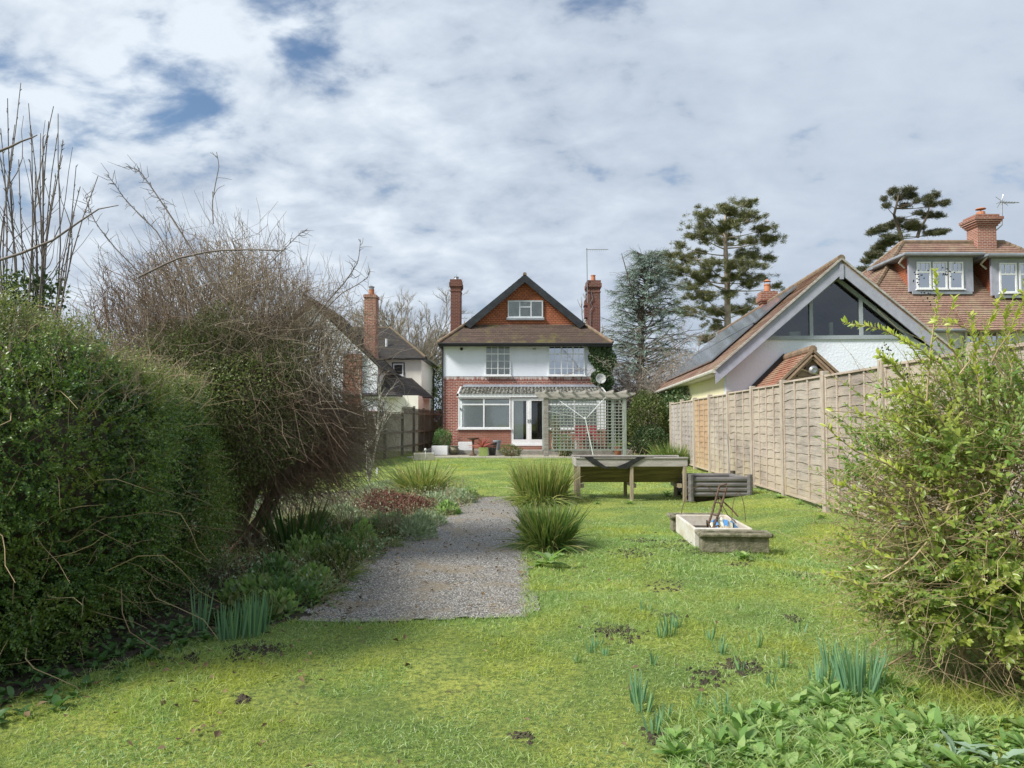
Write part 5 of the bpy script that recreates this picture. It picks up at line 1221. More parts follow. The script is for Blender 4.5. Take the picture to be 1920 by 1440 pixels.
pxcurve([(470, 560), (500, 500), (530, 470), (560, 440), (572, 432)], 7.2, .006, .003, 16)
pxcurve([(350, 600), (220, 470), (180, 420), (165, 385), (160, 365)], 6.9, .006, .003, 26)
V, Fc = merge(*Vs); np_obj('long_branches', V, Fc, M['twig_grey'], TW)
n = 26000; p, dd = inell(n, .35, 1.0, A(.1, -.2, 0)); gm = (p[:, 0] < -2.55+.4*Lump(2, seed=6)(p)) & (p[:, 2] < 2.5+.3*Lump(2, seed=8)(p))
V, Fc = leaves(p, rdir(n), rdir(n), rng.uniform(.010, .022, n), .009); 
k_ = ~gm; V1, F1 = leaves(p[k_], rdir(k_.sum()), rdir(k_.sum()), rng.uniform(.010, .02, k_.sum()), .008); np_obj('withered_leaves', V1, F1, M['twig'], TW)
n = 42000; dd = unit(rdir(n)+A(-.25, -.45, 0)); pg = A(-2.85, 7.4, 1.55)+dd*A(.85, .75, 1.0)*(rng.uniform(.5, 1, n)**.5*(1+.2*Lump(2.5, seed=77)(dd*1.6)))[:, None]; pg = pg[(pg[:, 2] > .5+.3*Lump(2, seed=3)(pg))]
V1, F1 = leaves(pg, rdir(len(pg)), rdir(len(pg)), rng.uniform(.02, .036, len(pg)), .016); np_obj('green_foliage', V1, F1, M['olive'], TW)
core('dense_branches', (-3.25, 8.3, 1.7), (.75, .6, .8), .8, M['bark'], TW, 12)

# ---- the privet on the right
PV = veg('privet_shrub', 'large straggly yellow green privet filling the right edge of the photo', 'shrub', (2.75, 4.15, 0))
pc = A(2.86, 4.15, .82); pr = A(1.02, .75, .98)
n = 2700; dd = unit(rdir(n)+A(-.35, -.3, -.1)); dd = dd[dd[:, 2] > -.75]; n = len(dd)
st = pc+dd*pr*rng.uniform(.35, .85, (n, 1)); up_ = (dd[:, 2] > .3)
fd = unit(dd*A(1, 1, .7)+A(0, 0, .35)+rdir(n)*.45)
L = rng.uniform(.2, .42, n)*np.where(up_, 1.15, 1)
q, ld, n2, l, w, pa = sprays(st, fd, L, 20, .040, .0195, .05, .25, 5, .1, .95)
# bare hollow half way up the shrub, as in the photo
hol = (np.abs(q[:, 2]-.95+.15*Lump(3, seed=2)(q)) < .24) & (rng.uniform(0, 1, len(q)) < .7) & (q[:, 0] > 1.85)
lowb = (q[:, 2] < .22) & (rng.uniform(0, 1, len(q)) < .6); keep = ~(hol | lowb) & (q[:, 2] > .06)
V, Fc = ovals(q[keep], ld[keep], n2[keep], l[keep], w[keep], .15, .12, 3); np_obj('foliage', V, Fc, M['privet'], PV)
Vs = [twigs(pa, .0028, .0014)]
n = 2600; dd = unit(rdir(n)+A(-.3, -.3, -.15)); p = pc+dd*pr*(rng.uniform(.3, 1.0, (n, 1))); p[:, 2] = np.maximum(p[:, 2], .06)
Vs.append(twigs(bez(p, unit(dd+rdir(n)*1.1), rng.uniform(.12, .42, n), 6, .15, .4), .0021, .0009))
n = 34; b0 = A(2.7, 4.25, 0)+rng.normal(size=(n, 3))*A(.25, .15, 0); e0 = pc+unit(rdir(n)+A(-.2, -.2, .5))*pr*.8; Vs.append(twigs(bez(b0, e0-b0+A(0, 0, .3), np.linalg.norm(e0-b0, axis=1), 6, .1, .1), rng.uniform(.004, .008, n), .0025, 5))
c = np.array([[tuple(P(a_, b_, y_)) for a_, b_, y_ in ((1655, 1085, 3.85), (1690, 1030, 3.85), (1740, 960, 3.85), (1790, 890, 3.9), (1850, 800, 4.0))]]); Vs.append(twigs(bez(c[:, 0], c[:, -1]-c[:, 0], np.linalg.norm(c[:, -1]-c[:, 0], axis=1), 9, .12, .09), .004, .009, 6))
V, Fc = merge(*Vs); np_obj('branches', V, Fc, M['twig_tan'], PV)
# leading shoots above the crown
lead = [((1735, 760), (1745, 640), (1762, 560), (1752, 505)), ((1760, 720), (1700, 640), (1640, 612), (1582, 606)), ((1800, 740), (1770, 690), (1735, 660), (1690, 640)), ((1800, 700), (1840, 640), (1862, 590), (1878, 550)), ((1860, 680), (1895, 620), (1915, 570), (1925, 530)), ((1840, 760), (1830, 690), (1825, 640), (1820, 590)),
        ((1720, 760), (1690, 700), (1672, 680), (1650, 665)), ((1780, 800), (1720, 740), (1690, 735), (1640, 742)), ((1760, 860), (1700, 800), (1640, 780), (1560, 770)), ((1740, 920), (1680, 880), (1610, 850), (1545, 800)), ((1700, 980), (1640, 930), (1590, 915), (1558, 905)), ((1900, 720), (1890, 650), (1880, 600), (1900, 560)), ((1810, 700), (1780, 640), (1775, 600), (1790, 560)), ((1700, 1050), (1650, 1040), (1600, 1020), (1560, 1000)), ((1720, 1130), (1640, 1110), (1590, 1090), (1545, 1075)), ((1880, 700), (1850, 640), (1800, 610), (1750, 600))]
cs = []
for pts in lead:
    Y0 = random.uniform(3.5, 4.0); cs.append([tuple(P(a_, b_, Y0-.03*i)) for i, (a_, b_) in enumerate(pts)])
cs = np.array(cs); kk = 8; pa = np.empty((len(cs), kk, 3))
for i in range(kk):
    t = i/(kk-1)*2.999; a_ = int(t); f = t-a_; pa[:, i] = cs[:, a_]*(1-f)+cs[:, a_+1]*f
pa += rng.normal(size=pa.shape)*.004
per = 30; tt = np.linspace(.15, .99, per)[None, :]+rng.uniform(-.01, .01, (len(pa), per)); q, tg = on_path(pa, tt)
sparse = (np.arange(len(pa)) >= 8)[:, None] & (rng.uniform(0, 1, (len(pa), per)) < .35); q, tg = q[~sparse], tg[~sparse]; m_ = len(q)
q = np.repeat(q, 2, 0); tg = np.repeat(tg, 2, 0); sd = unit(np.cross(tg, rdir(2*m_))); ld = unit(tg*.9+sd*.85+A(0, 0, .25)); s = rng.uniform(.7, 1.2, 2*m_)
V, Fc = ovals(q, ld, unit(np.cross(ld, np.cross(tg, ld))+A(0, -.2, .3)), .040*s, .015*s, .18, .15, 3); np_obj('young_foliage', V, Fc, M['privet_tip'], PV)
V, Fc = twigs(pa, .0045, .0018, 5); np_obj('leading_shoots', V, Fc, M['twig_tan'], PV)
for px, py in ((1700, 700), (1722, 520), (1778, 510), (1660, 655), (1655, 735), (1740, 560)):
    c = P(px, py, 3.7); b = MB()
    for k in range(16):
        v = c+Vector([random.gauss(0, .018) for _ in range(3)]); b.lathe([(0, -.004), (.0035, -.002), (.004, .001), (0, .004)], v, 5)
    b.build('berries', M['berry'], PV)

# ---- strap leaved clumps
def clump(name, label, x, y, n, L, W_, r, m, droop=(.1, .65), lean=(.12, .75), cat='plant', group=None, segs=5, skirt=False):
    th = rng.uniform(0, 6.28, n); rr = rng.uniform(0, 1, n)**.6; z = gz(x, y)
    c = np.stack([x+np.cos(th)*rr*r, y+np.sin(th)*rr*r, np.full(n, float(z)-.01)], 1)
    le = lean[0]+(lean[1]-lean[0])*rr*rng.uniform(.5, 1.1, n); th2 = th+rng.normal(0, .35, n)
    d = np.stack([np.cos(th2)*np.sin(le), np.sin(th2)*np.sin(le), np.cos(le)], 1)
    Ls, dr = rng.uniform(*L, n), rng.uniform(*droop, n)
    if skirt:
        o_ = rng.uniform(0, 1, n) < .33; le = np.where(o_, rng.uniform(.45, 1.35, n), le); Ls = np.where(o_, Ls*rng.uniform(.5, .85, n), Ls); dr = np.where(o_, dr+rng.uniform(.2, .8, n), dr); d = np.stack([np.cos(th2)*np.sin(le), np.sin(th2)*np.sin(le), np.cos(le)], 1)
    V, Fc = blades(c, d, Ls, W_*rng.uniform(.7, 1.2, n), dr, segs)
    return tag(np_obj(name, V, Fc, M[m]), label, cat, group)
clump('ornamental_grass', 'large shaggy green and straw grass clump touching the left end of the timber planter', .52, 13.1, 2600, (.6, 1.0), .016, .36, 'tuft_dry', (.15, .6), (.02, .34), segs=6, skirt=True)
clump('ornamental_grass', 'green arching grass clump at the path edge, the nearer of the two beside the path', .40, 8.3, 2000, (.42, .76), .013, .20, 'tuft', (.2, .75), (.02, .40), segs=6, skirt=True)
clump('ornamental_grass', 'yellowish grass clump at the far end of the left border', -1.68, 14.2, 1300, (.6, 1.0), .017, .34, 'tuft_dry', (.2, .9), (.02, .6), segs=6, skirt=True)
clump('sword_leaved_iris', 'dark stiff sword leaved clump under the twiggy shrub', -2.22, 7.7, 80, (.45, .75), .03, .17, 'iris', (.02, .25), (.05, .5))
clump('wispy_grass', 'thin straw coloured grass wisps before the twiggy shrub', -1.9, 7.9, 160, (.3, .6), .006, .3, 'tuft_dry', (.3, .9))
clump('tall_grass_clump', 'tall bright grass and weeds against the grey far end of the right fence', 4.62, 21.3, 700, (.4, 1.0), .02, .4, 'tuft', (.1, .5), (.1, .6))
for px, py, nb, h, r in ((418, 1208, 16, .24, .03), (442, 1206, 26, .27, .05), (470, 1200, 40, .30, .06), (490, 1190, 26, .27, .05), (375, 1190, 20, .3, .06)):
    q = G(px, py); clump('daffodil_clump', 'bluish green daffodil leaves in the row at the foot of the left hedge', q.x, q.y, nb, (h*.8, h*1.1), .012, r, 'daff', (0, .1), (.02, .2), 'plant', 'daffodils by the hedge', 4)
lawn_daffs = [(1195, 1312, 18, .14), (1255, 1195, 14, .16), (1352, 1225, 10, .10), (1560, 1255, 16, .19), (1612, 1312, 50, .26), (1228, 1372, 9, .10), (1360, 1345, 8, .11), (1220, 1245, 6, .08), (1305, 1325, 6, .08), (1120, 1215, 6, .08), (1080, 1240, 5, .07), (1440, 1290, 7, .11), (1540, 1300, 22, .17), (1390, 1260, 5, .10), (1210, 1150, 7, .08), (1500, 1180, 5, .09), (1270, 1180, 8, .1), (1240, 1200, 8, .09), (1330, 1200, 8, .1), (1110, 1225, 7, .08), (1135, 1230, 6, .07), (1420, 1210, 6, .1), (1470, 1250, 8, .11), (1205, 1330, 12, .12), (1245, 1350, 7, .09), (1580, 1275, 14, .17), (1640, 1290, 14, .2)]
for px, py, nb, h in lawn_daffs:
    q = G(px, py)
    lab, grp = ('largest clump of striped blue green daffodil leaves, beside the privet', None) if nb == 50 else ('short blue green daffodil shoots coming up through the right lawn', 'daffodil shoots in the lawn')
    clump('daffodil_clump', lab, q.x, q.y, int(nb*1.4), (h*.8, h*1.3), .011, .02+nb*.0012, 'daff', (0, .1), (.03, .35), 'plant', grp, 4)

# ---- rosettes of broad weeds
def rosette_mesh(n, L, W_, m, seed, rise=.7, lobed=0., curl=.5):
    r_ = np.random.default_rng(seed); th = np.arange(n)*2.4+r_.uniform(-.3, .3, n); el = r_.uniform(.15, rise, n)+np.linspace(0, .5, n)
    d = np.stack([np.cos(th)*np.cos(el), np.sin(th)*np.cos(el), np.sin(el)], 1); up = np.stack([-np.cos(th)*np.sin(el), -np.sin(th)*np.sin(el), np.cos(el)], 1)
    s = r_.uniform(.45, 1.15, n); d = unit(d+r_.normal(size=(n, 3))*.12); V, Fc = ovals(np.zeros((n, 3))+d*.012, d, up, L*s, W_*s, .13, curl, 9, lobed); return V+r_.normal(size=V.shape)*W_*.035, Fc
protos = []
for k in range(5):
    V, Fc = rosette_mesh(12+k*3, (.045, .08, .05, .07, .04)[k], (.033, .031, .04, .03, .034)[k], 'weed', k, 1.0, (.10, .0, .12, .03, .10)[k]); o = np_obj('rosette', V, Fc, M['weed'], local=True, smooth=True); protos.append(o)
spots = []
for _ in range(4000):
    px, py = random.uniform(1255, 1925), random.uniform(1190, 1470)
    lim = 1385-(px-1255)*.30
    if py < lim: continue
    q = G(px, py)
    if all((q.x-a_)**2+(q.y-c_)**2 > .066**2 for a_, c_ in spots) and not (q.x > 2.0 and q.y > 3.5): spots.append((q.x, q.y))
    if len(spots) >= 150: break
used = set()
def place(o, x, y, s, i, label, group, zz_=0.):
    c = o if i == 0 else o.copy()
    if i: C.objects.link(c)
    c.location = (x, y, float(gz(x, y))+zz_); c.rotation_euler = (random.uniform(-.15, .15), random.uniform(-.15, .15), random.uniform(0, 6.28)); c.scale = (s, s, s*random.uniform(.8, 1.2))
    c.name = 'leafy_weed'; return tag(c, label, 'weed', group)
for i, (x, y) in enumerate(spots):
    k = i % 5; place(protos[k], x, y, random.uniform(.55, 1.25), 0 if k not in used else 1, 'broad leaved green weed in the patch at the bottom right corner', 'weeds in the bottom right corner'); used.add(k)
V, Fc = rosette_mesh(14, .20, .085, '', 50, .9, .1, .35); q = G(1030, 1062)
o = np_obj('foxglove_rosette', V, Fc, M['weed'], local=True, smooth=True); o.location = (q.x, q.y, .02); tag(o, 'fresh green broad leaved rosette at the foot of the nearer path grass clump', 'plant')
for k, (px, py, n, L, lab) in enumerate(((1790, 1432, 4, .17, 'pale silvery toothed thistle leaves at the bottom right edge'), (1870, 1450, 5, .15, 'second silvery thistle, in the very corner under the privet'))):
    V, Fc = rosette_mesh(n+3, L*.9, L*.27, '', 60+k, 1.0, .16, .7); q = G(px, py); o = np_obj('thistle', V, Fc, M['silver'], local=True, smooth=True); o.location = (q.x, q.y, .02); tag(o, lab, 'weed')
wd = [(1440, 1010), (1425, 1045), (1395, 1050), (1600, 985), (1570, 975), (1640, 1000), (1500, 960), (1460, 950), (1345, 895), (1365, 900), (1220, 935), (1250, 930), (1180, 945), (1120, 945), (1050, 1045), (1010, 1060), (1060, 1030), (1540, 990), (1610, 1040), (1590, 1075)]
for i, (px, py) in enumerate(wd):
    q = G(px, py); place(protos[i % 5], q.x, q.y, random.uniform(.8, 1.6), 1, 'small green weed growing round the sink, the log bed and the fence foot', 'scattered lawn weeds')
n = 9000; px_ = rng.uniform(1250, 1930, n); py_ = 1400-(px_-1255)*.30+rng.uniform(-60, 170, n); gp = np.array([tuple(G(a_, c_)) for a_, c_ in zip(px_, py_)]); th = rng.uniform(0, 6.28, n); gp[:, 2] = gz(gp[:, 0], gp[:, 1])
V, Fc = blades(gp, np.stack([np.cos(th)*.6, np.sin(th)*.6, th*0+1], 1), rng.uniform(.04, .13, n), .0035, rng.uniform(.2, .9, n), 4); tag(np_obj('long_grass', V, Fc, M['grassblade']), 'longer grass growing among the weeds of the bottom right corner', 'grass', kind='stuff')
# under the hedge
spots = []
for _ in range(3000):
    t = random.random(); x = -2.55+.75*t+random.uniform(-.25, .25); y = 3.55+2.1*t+random.uniform(-.25, .25)
    if all((x-a_)**2+(y-c_)**2 > .08**2 for a_, c_ in spots): spots.append((x, y))
    if len(spots) >= 90: break
V, Fc = rosette_mesh(11, .07, .04, 'd', 77, .8); o = np_obj('ground_ivy', V, Fc, M['weed_dark'], local=True, smooth=True)
for i, (x, y) in enumerate(spots): place(o, x, y, random.uniform(.5, 1.1), i, 'dark small leaved weed at the foot of the left hedge', 'weeds below the hedge')

# ---- border plants
def mound(name, label, x, y, r, h, m, n, lL, lW, cat='plant', group=None, oval=False, up=.4):
    d = rdir(n); d[:, 2] = np.abs(d[:, 2]); rr = rng.uniform(.45, 1, n)**.6*(1+.18*Lump(3, seed=int(x*97+y*31) % 999)(d*1.2)); z = float(gz(x, y))
    c = A(x, y, z)+d*A(r, r, h)*rr[:, None]; ld = unit(d+rdir(n)*.8+A(0, 0, up)); s = rng.uniform(.6, 1.2, n)
    V, Fc = (ovals if oval else leaves)(c, ld, unit(d+rdir(n)*.6), lL*s, lW*s); return tag(np_obj(name, V, Fc, M[m]), label, cat, group)
gg = [(705, 925), (730, 918), (760, 930), (690, 935), (845, 935), (820, 950), (865, 945), (785, 1000), (800, 985), (770, 1010), (640, 985), (560, 950)]
for px, py in gg:
    q = G(px, py); mound('grey_leaved_perennial', 'low grey green leafy mound in the left border', q.x, q.y, random.uniform(.2, .32), random.uniform(.14, .24), 'greygreen', 700, .055, .022, 'plant', 'grey green border mounds')
for px, py in [(715, 950), (750, 955), (780, 960), (735, 968), (700, 966)]:
    q = G(px, py); x, y = q.x, q.y; n = 220; th = rng.uniform(0, 6.28, n); rr = rng.uniform(0, .28, n); c = np.stack([x+np.cos(th)*rr, y+np.sin(th)*rr, np.full(n, float(gz(x, y)))], 1)
    pa = bez(c, A(0, 0, 1)+rdir(n)*.5, rng.uniform(.1, .24, n), 4, 0, .1); V1 = twigs(pa, .004, .003)
    hd = pa[:, -1].repeat(5, 0)+rng.normal(size=(n*5, 3))*.018; V2 = leaves(hd, rdir(n*5), rdir(n*5), .025, .02); V, Fc = merge(V1, V2)
    tag(np_obj('dead_sedum', V, Fc, M['sedum']), 'patch of russet dead flower stems in the middle of the left border', 'plant', 'russet dead perennials')
for i, (px, py) in enumerate([(560, 1130), (600, 1095), (640, 1075), (660, 1055), (690, 1030), (720, 1015), (620, 1040), (590, 1060), (660, 1010), (530, 1105), (520, 1150), (610, 1000), (740, 990), (880, 935), (570, 1010), (640, 1030), (500, 1120), (480, 1165), (700, 1000), (850, 965)]):
    q = G(px, py); mound('green_perennial', 'low green leafy clump along the near half of the left border', q.x-.08, q.y, random.uniform(.16, .3), random.uniform(.1, .25), ['weed_dark', 'weed', 'bush'][i % 3], 420, .06, .028, 'plant', 'green border clumps', True)
for i, (px, py) in enumerate([(590, 1120), (650, 1085), (560, 1085), (690, 1055), (540, 1060), (620, 1110), (480, 1100), (735, 1030)]):
    q = G(px, py); clump('grass_tussock', 'small green grass tussock at the edge of the left border', q.x-.05, q.y, 150, (.14, .34), .006, .08, 'tuft', (.4, 1), (.3, 1.2), 'plant', 'grass tussocks in the border')
for i, (px, py, h) in enumerate([(715, 1015, .45), (745, 1010, .4), (860, 930, .4), (655, 1010, .5), (845, 940, .35)]):
    q = G(px, py); n = 30; c = A(q.x, q.y, .03)+rng.normal(size=(n, 3))*A(.1, .1, 0); V, Fc = twigs(bez(c, A(0, 0, 1)+rdir(n)*.3, rng.uniform(.5, 1, n)*h, 4, 0, .05), .0035, .002)
    tag(np_obj('dry_stems', V, Fc, M['twig']), 'bundle of thin dry upright stems in the left border', 'plant', 'dry stems in the border')
def bedpts(n, poly, seed=0):
    xs_ = [p_[0] for p_ in poly]; ys_ = [p_[1] for p_ in poly]; x = rng.uniform(min(xs_), max(xs_), n*3); y = rng.uniform(min(ys_), max(ys_), n*3); k = inpoly(x, y, poly); return x[k][:n], y[k][:n]
x, y = bedpts(16000, bed_poly); k = (y < 9+2*rng.uniform(0, 1, len(y))*4) & (x > -4.6); x, y = x[k], y[k]; n = len(x)
hgt = np.clip(.03+.09*Lump(2.3, seed=31)(np.stack([x, y, x*0], 1)), .01, .2)*rng.uniform(0, 1, n)
V, Fc = ovals(np.stack([x, y, gz(x, y)+hgt], 1), unit(rdir(n)*A(1, 1, .5)+A(0, 0, .3)), unit(A(0, 0, 1)+rdir(n)*.5), rng.uniform(.025, .07, n), rng.uniform(.015, .035, n), segs=3)
tag(np_obj('border_ground_cover', V, Fc, M['weed_dark']), 'low dark leafy ground cover over the soil of the left border', 'ground cover', kind='stuff')
x = np.concatenate([rng.uniform(-1.3, .15, 250), rng.uniform(-1.7, 5, 200), rng.uniform(-2.6, -1, 300)]); y = np.concatenate([rng.uniform(5.3, 14, 250), rng.uniform(2.8, 12, 200), rng.uniform(3.2, 9, 300)]); n = len(x)
V, Fc = leaves(np.stack([x, y, gz(x, y)+.03], 1), unit(rdir(n)*A(1, 1, .3)), unit(A(0, 0, 1)+rdir(n)*.6), rng.uniform(.02, .055, n), rng.uniform(.015, .035, n), .3)
tag(np_obj('fallen_leaves', V, Fc, M['litter']), 'scattered brown fallen leaves on lawn, path and border', 'fallen leaves', kind='stuff')

x, y = bedpts(150, [(-2.9, 6.3), (-1.55, 6.3), (-1.35, 9.2), (-.75, 12.2), (-.6, 14), (-3, 14.4), (-3.4, 10)])
for i in range(len(x)):
    if i >= 70: break
    s_ = random.uniform(.5, 1.1); clump('border_tussock', 'scruffy low tuft of green and straw leaves among the border plants', x[i], y[i], 42, (.14*s_, .36*s_), .007, .08, ('tuft_dry', 'tuft', 'tuft_dry')[i % 3], (.3, 1.1), (.2, 1.25), 'plant', 'scruffy tufts in the border', 4)
n = 9000; x, y = bedpts(n, [(-3.0, 5.8), (-1.45, 5.8), (-1.3, 7.2), (-1.2, 9.2), (-1.05, 10.2), (-.7, 11.8), (-.55, 13.6), (-1.3, 14.8), (-3.2, 14.6), (-4, 10)]); n = len(x)
V1 = leaves(np.stack([x, y, gz(x, y)+rng.uniform(.02, .3, n)*rng.uniform(.2, 1, n)], 1), unit(rdir(n)+A(0, 0, .3)), unit(rdir(n)+A(0, 0, .6)), rng.uniform(.015, .045, n), rng.uniform(.01, .022, n))
m_ = n//3; V2 = twigs(bez(np.stack([x[:m_], y[:m_], gz(x[:m_], y[:m_])], 1), A(0, 0, 1)+rdir(m_)*.5, rng.uniform(.08, .3, m_), 4, .1, .15), .0018, .001)
tag(np_obj('border_leaf_scatter', *merge(V1), M['greygreen']), 'tiny grey green leaves woven through the left border plants', 'ground cover', kind='stuff')
tag(np_obj('border_dead_stalks', *V2, M['twig_tan']), 'fine dead stalks standing all through the left border', 'dead stalks', kind='stuff')
# young birch like tree
YT = veg('young_tree', 'slender multi stemmed pale barked young tree before the left fence', 'tree', (-3.28, 17.2, 0))
def branching(base, dirs, L, r, depth, kids, spread, out, grav=0., wob=.1, k=5, shrink=.62, up=.0, start=.3):
    n = len(base); pa = bez(base, dirs, L, k, grav, wob); out.append((pa, np.full(n, 1.)*r, np.full(n, 1.)*r*.45))
    if depth == 0: return
    t = rng.uniform(start, 1, (n, kids)); q, tg = on_path(pa, t); q, tg = q.reshape(-1, 3), tg.reshape(-1, 3)
    nd = unit(tg+rdir(len(q))*spread+A(0, 0, up)); nl = np.repeat(np.broadcast_to(np.asarray(L, float), (n,)), kids)*shrink*rng.uniform(.6, 1.15, len(q))
    rr = np.repeat(np.broadcast_to(np.asarray(r, float), (n,)), kids)*.55
    branching(q, nd, nl, rr, depth-1, kids, spread, out, grav, wob, k, shrink, up, start)
def bare(name, base, dirs, L, r, depth, kids, spread, m, par, sides=(6, 3), **kw):
    out = []; branching(np.array(base, float), np.array(dirs, float), L, r, depth, kids, spread, out, **kw)
    V, Fc = merge(*[twigs(p_, a_, b_, sides[0] if i < 2 else sides[1]) for i, (p_, a_, b_) in enumerate(out)]); return np_obj(name, V, Fc, m, par)
bare('trunk', [(-3.28, 17.2, 0)]*4, [(-.05, 0, 1), (.12, .05, 1), (.2, 0, 1), (.02, -.1, 1)], A(2.0, 1.9, 1.6, 1.4), .02, 2, 5, .55, M['bark_pale'], YT, wob=.04, shrink=.42)

# ---- bushes and trees beyond
def bush(name, label, x, y, r, h, m, n, lL, depth=None, cat='bush', z=0, twig='twig'):
    T = veg(name, label, cat, (x, y, z)); dp = depth or r
    d = rdir(n); rr = rng.uniform(.5, 1, n)**.5*(1+.2*Lump(2.6, seed=int(x*13+y*7) % 999)(d*1.3)); c = A(x, y, z+h*.5)+d*A(r, dp, h*.52)*rr[:, None]; c[:, 2] = np.maximum(c[:, 2], z+.02)
    s = rng.uniform(.6, 1.3, n); V, Fc = leaves(c, unit(d+rdir(n)), unit(d+rdir(n)*.7), lL*s, lL*.55*s); np_obj('foliage', V, Fc, M[m], T)
    n = 60; b0 = A(x, y, z)+rng.normal(size=(n, 3))*A(r*.3, dp*.3, 0); e = A(x, y, z+h*.5)+rdir(n)*A(r, dp, h*.5)*.8; V, Fc = twigs(bez(b0, e-b0, np.linalg.norm(e-b0, axis=1), 5, 0, .1), .02, .006, 4); np_obj('stems', V, Fc, M[twig], T)
bush('evergreen_bush', 'tall mixed green bush between the pergola and the right fence', 5.6, 31, .95, 2.5, 'bush', 9000, .09)
bush('evergreen_bush', 'dark rounded bush low beside the right fence end', 5.4, 29.2, .6, 1.25, 'ivy', 5000, .07)
bush('evergreen_bush', 'green shrub left of the conservatory wall', -3.0, 32.0, .42, .95, 'weed_dark', 3000, .06, z=.1)
bush('yellowish_shrub', 'small yellowish shrub on the gravel in front of the patio door', -.05, 29.3, .42, .5, 'bush', 1500, .05)
bush('laurel_bush', 'dark green bush at the left end of the pergola trellis', 2.1, 29.6, .3, .9, 'weed_dark', 1200, .06, z=.0)
bush('conical_shrub', 'narrow upright green shrub behind the pergola trellis', 1.75, 30.3, .17, 1.5, 'bush', 1200, .05, z=.2)
bush('boundary_hedge', 'dark hedge in the gap between the cream house and the brick house', -4.0, 46, 1.4, 4.6, 'bush', 9000, .12)
bush('boundary_hedge', 'far green hedge behind the bare tan bush', 9, 50, 5.5, 3.2, 'bush', 16000, .16, 1.5)
T = veg('bare_bush', 'big rounded tan leafless bush beside the ivy clad corner of the brick house', 'bush', (7.0, 36.5, 0))
nb_ = 80; th = rng.uniform(0, 6.28, nb_); bare('branches', np.stack([7.0+np.cos(th)*.6, 36.5+np.sin(th)*.5, th*0], 1), np.stack([np.cos(th)*.6, np.sin(th)*.4, th*0+1], 1)+rdir(nb_)*.3, rng.uniform(2.6, 4.6, nb_), .035, 3, 6, .8, M['twig_far'], T, sides=(4, 3), grav=.15, wob=.15, k=4, shrink=.5)
T = veg('bare_tree', 'round crowned leafless tree behind the roof of the cream house', 'tree', (-8.4, 62, 0))
bare('trunk', [(-8.4, 62, 0)], [(0, 0, 1)], 3.5, .3, 0, 1, .3, M['twig_far'], T)
n = 30; th = rng.uniform(0, 6.28, n); bare('crown', np.stack([-8.4+th*0, 62+th*0, rng.uniform(2.5, 4.5, n)], 1), np.stack([np.cos(th)*.75, np.sin(th)*.7, th*0+1], 1)+rdir(n)*.25, rng.uniform(5, 7.4, n), .06, 3, 9, .75, M['twig_far'], T, sides=(4, 3), wob=.06, k=4, shrink=.40, up=.25)
T = veg('bare_tree', 'faint leafless tree between the gable and the right chimney of the brick house', 'tree', (6.3, 72, 0))
n = 14; th = rng.uniform(0, 6.28, n); bare('crown', np.stack([6.3+th*0, 72+th*0, th*0], 1), np.stack([np.cos(th)*.3, np.sin(th)*.3, th*0+1], 1), rng.uniform(7, 11.5, n), .12, 2, 7, .6, M['twig_far'], T, sides=(4, 3), wob=.05, k=4, shrink=.3, up=.4)

def needles(c, r, n, L, W_, updir=.5, flat=.4):
    """c (m,3) pad centres, r (m,3) radii, n tufts in all"""
    vol = r[:, 0]*r[:, 1]**.5; i = rng.choice(len(c), n, p=vol/vol.sum()); d = rdir(n)*rng.uniform(.2, 1, (n, 1))**.5
    p = c[i]+d*r[i]; k = 7; p = np.repeat(p, k, 0)+rng.normal(size=(n*k, 3))*L*.25; ld = unit(rdir(n*k)*A(1, 1, flat)+A(0, 0, updir)); return leaves(p, ld, unit(rdir(n*k)), L*rng.uniform(.6, 1.2, n*k), W_)
def padtree(name, label, base, Y, pads, trunkpx, S, m, L, W_, ntuft, r0, bark, scale=(2.667, 1200, 340), jit=3., updir=.5):
    T = veg(name, label, 'tree', base); sc, ox, oy = scale; cs, rs, Vs = [], [], []
    tr = np.array([tuple(P(ox+a_/sc, oy+b_/sc, Y)) for a_, b_ in trunkpx]); tr[0] = (tr[1][0], Y, 0) if tr[0][2] > 1 else tr[0]
    out = MB(); out.tube([tuple(v) for v in tr], [r0*(1-.8*i/(len(tr)-1)) for i in range(len(tr))], 9); out.build('trunk', M[bark], T, smooth=True)
    for a_, b_, w, h in pads:
        dy = random.uniform(-jit, jit); c = np.array(tuple(P(ox+a_/sc, oy+b_/sc, Y+dy))); k = (Y/F)/sc
        for _ in range(36):
            cs.append(c+rng.normal(size=3)*A(w*k*.72, w*k*.6, h*k*.95)); sz = random.uniform(.05, .17); rs.append((w*k*sz, w*k*sz, h*k*sz*1.7))
        # limb from the trunk, leaving it a little below the pad
        z = max(tr[1][2]*.8, c[2]-abs(w)*k*.5-.4); j = np.searchsorted(tr[:, 2], z); j = min(max(j, 1), len(tr)-1); f = np.clip((z-tr[j-1][2])/(tr[j][2]-tr[j-1][2]+1e-6), 0, 1); o = tr[j-1]*(1-f)+tr[j]*f
        mid = (o+c)/2+A(0, 0, -.15*np.linalg.norm(c-o)*.5); tq = np.linspace(0, 1, 6)[:, None]; Vs.append(twigs(((1-tq)**2*o+2*tq*(1-tq)*mid+tq**2*c)[None], r0*.17, r0*.05, 4))
        q = np.repeat(c[None], 9, 0); Vs.append(twigs(bez(q-(c-o)*.25*rng.uniform(0, 1, (9, 1)), (c-o)/np.linalg.norm(c-o)+rdir(9)*.9, w*k*rng.uniform(.5, 1, 9), 4, 0, .1), r0*.07, r0*.03))
    V, Fc = merge(*Vs); np_obj('limbs', V, Fc, M[bark], T)
    V, Fc = needles(np.array(cs), np.array(rs), ntuft, L, W_, updir); np_obj('crown', V, Fc, M[m], T); return T
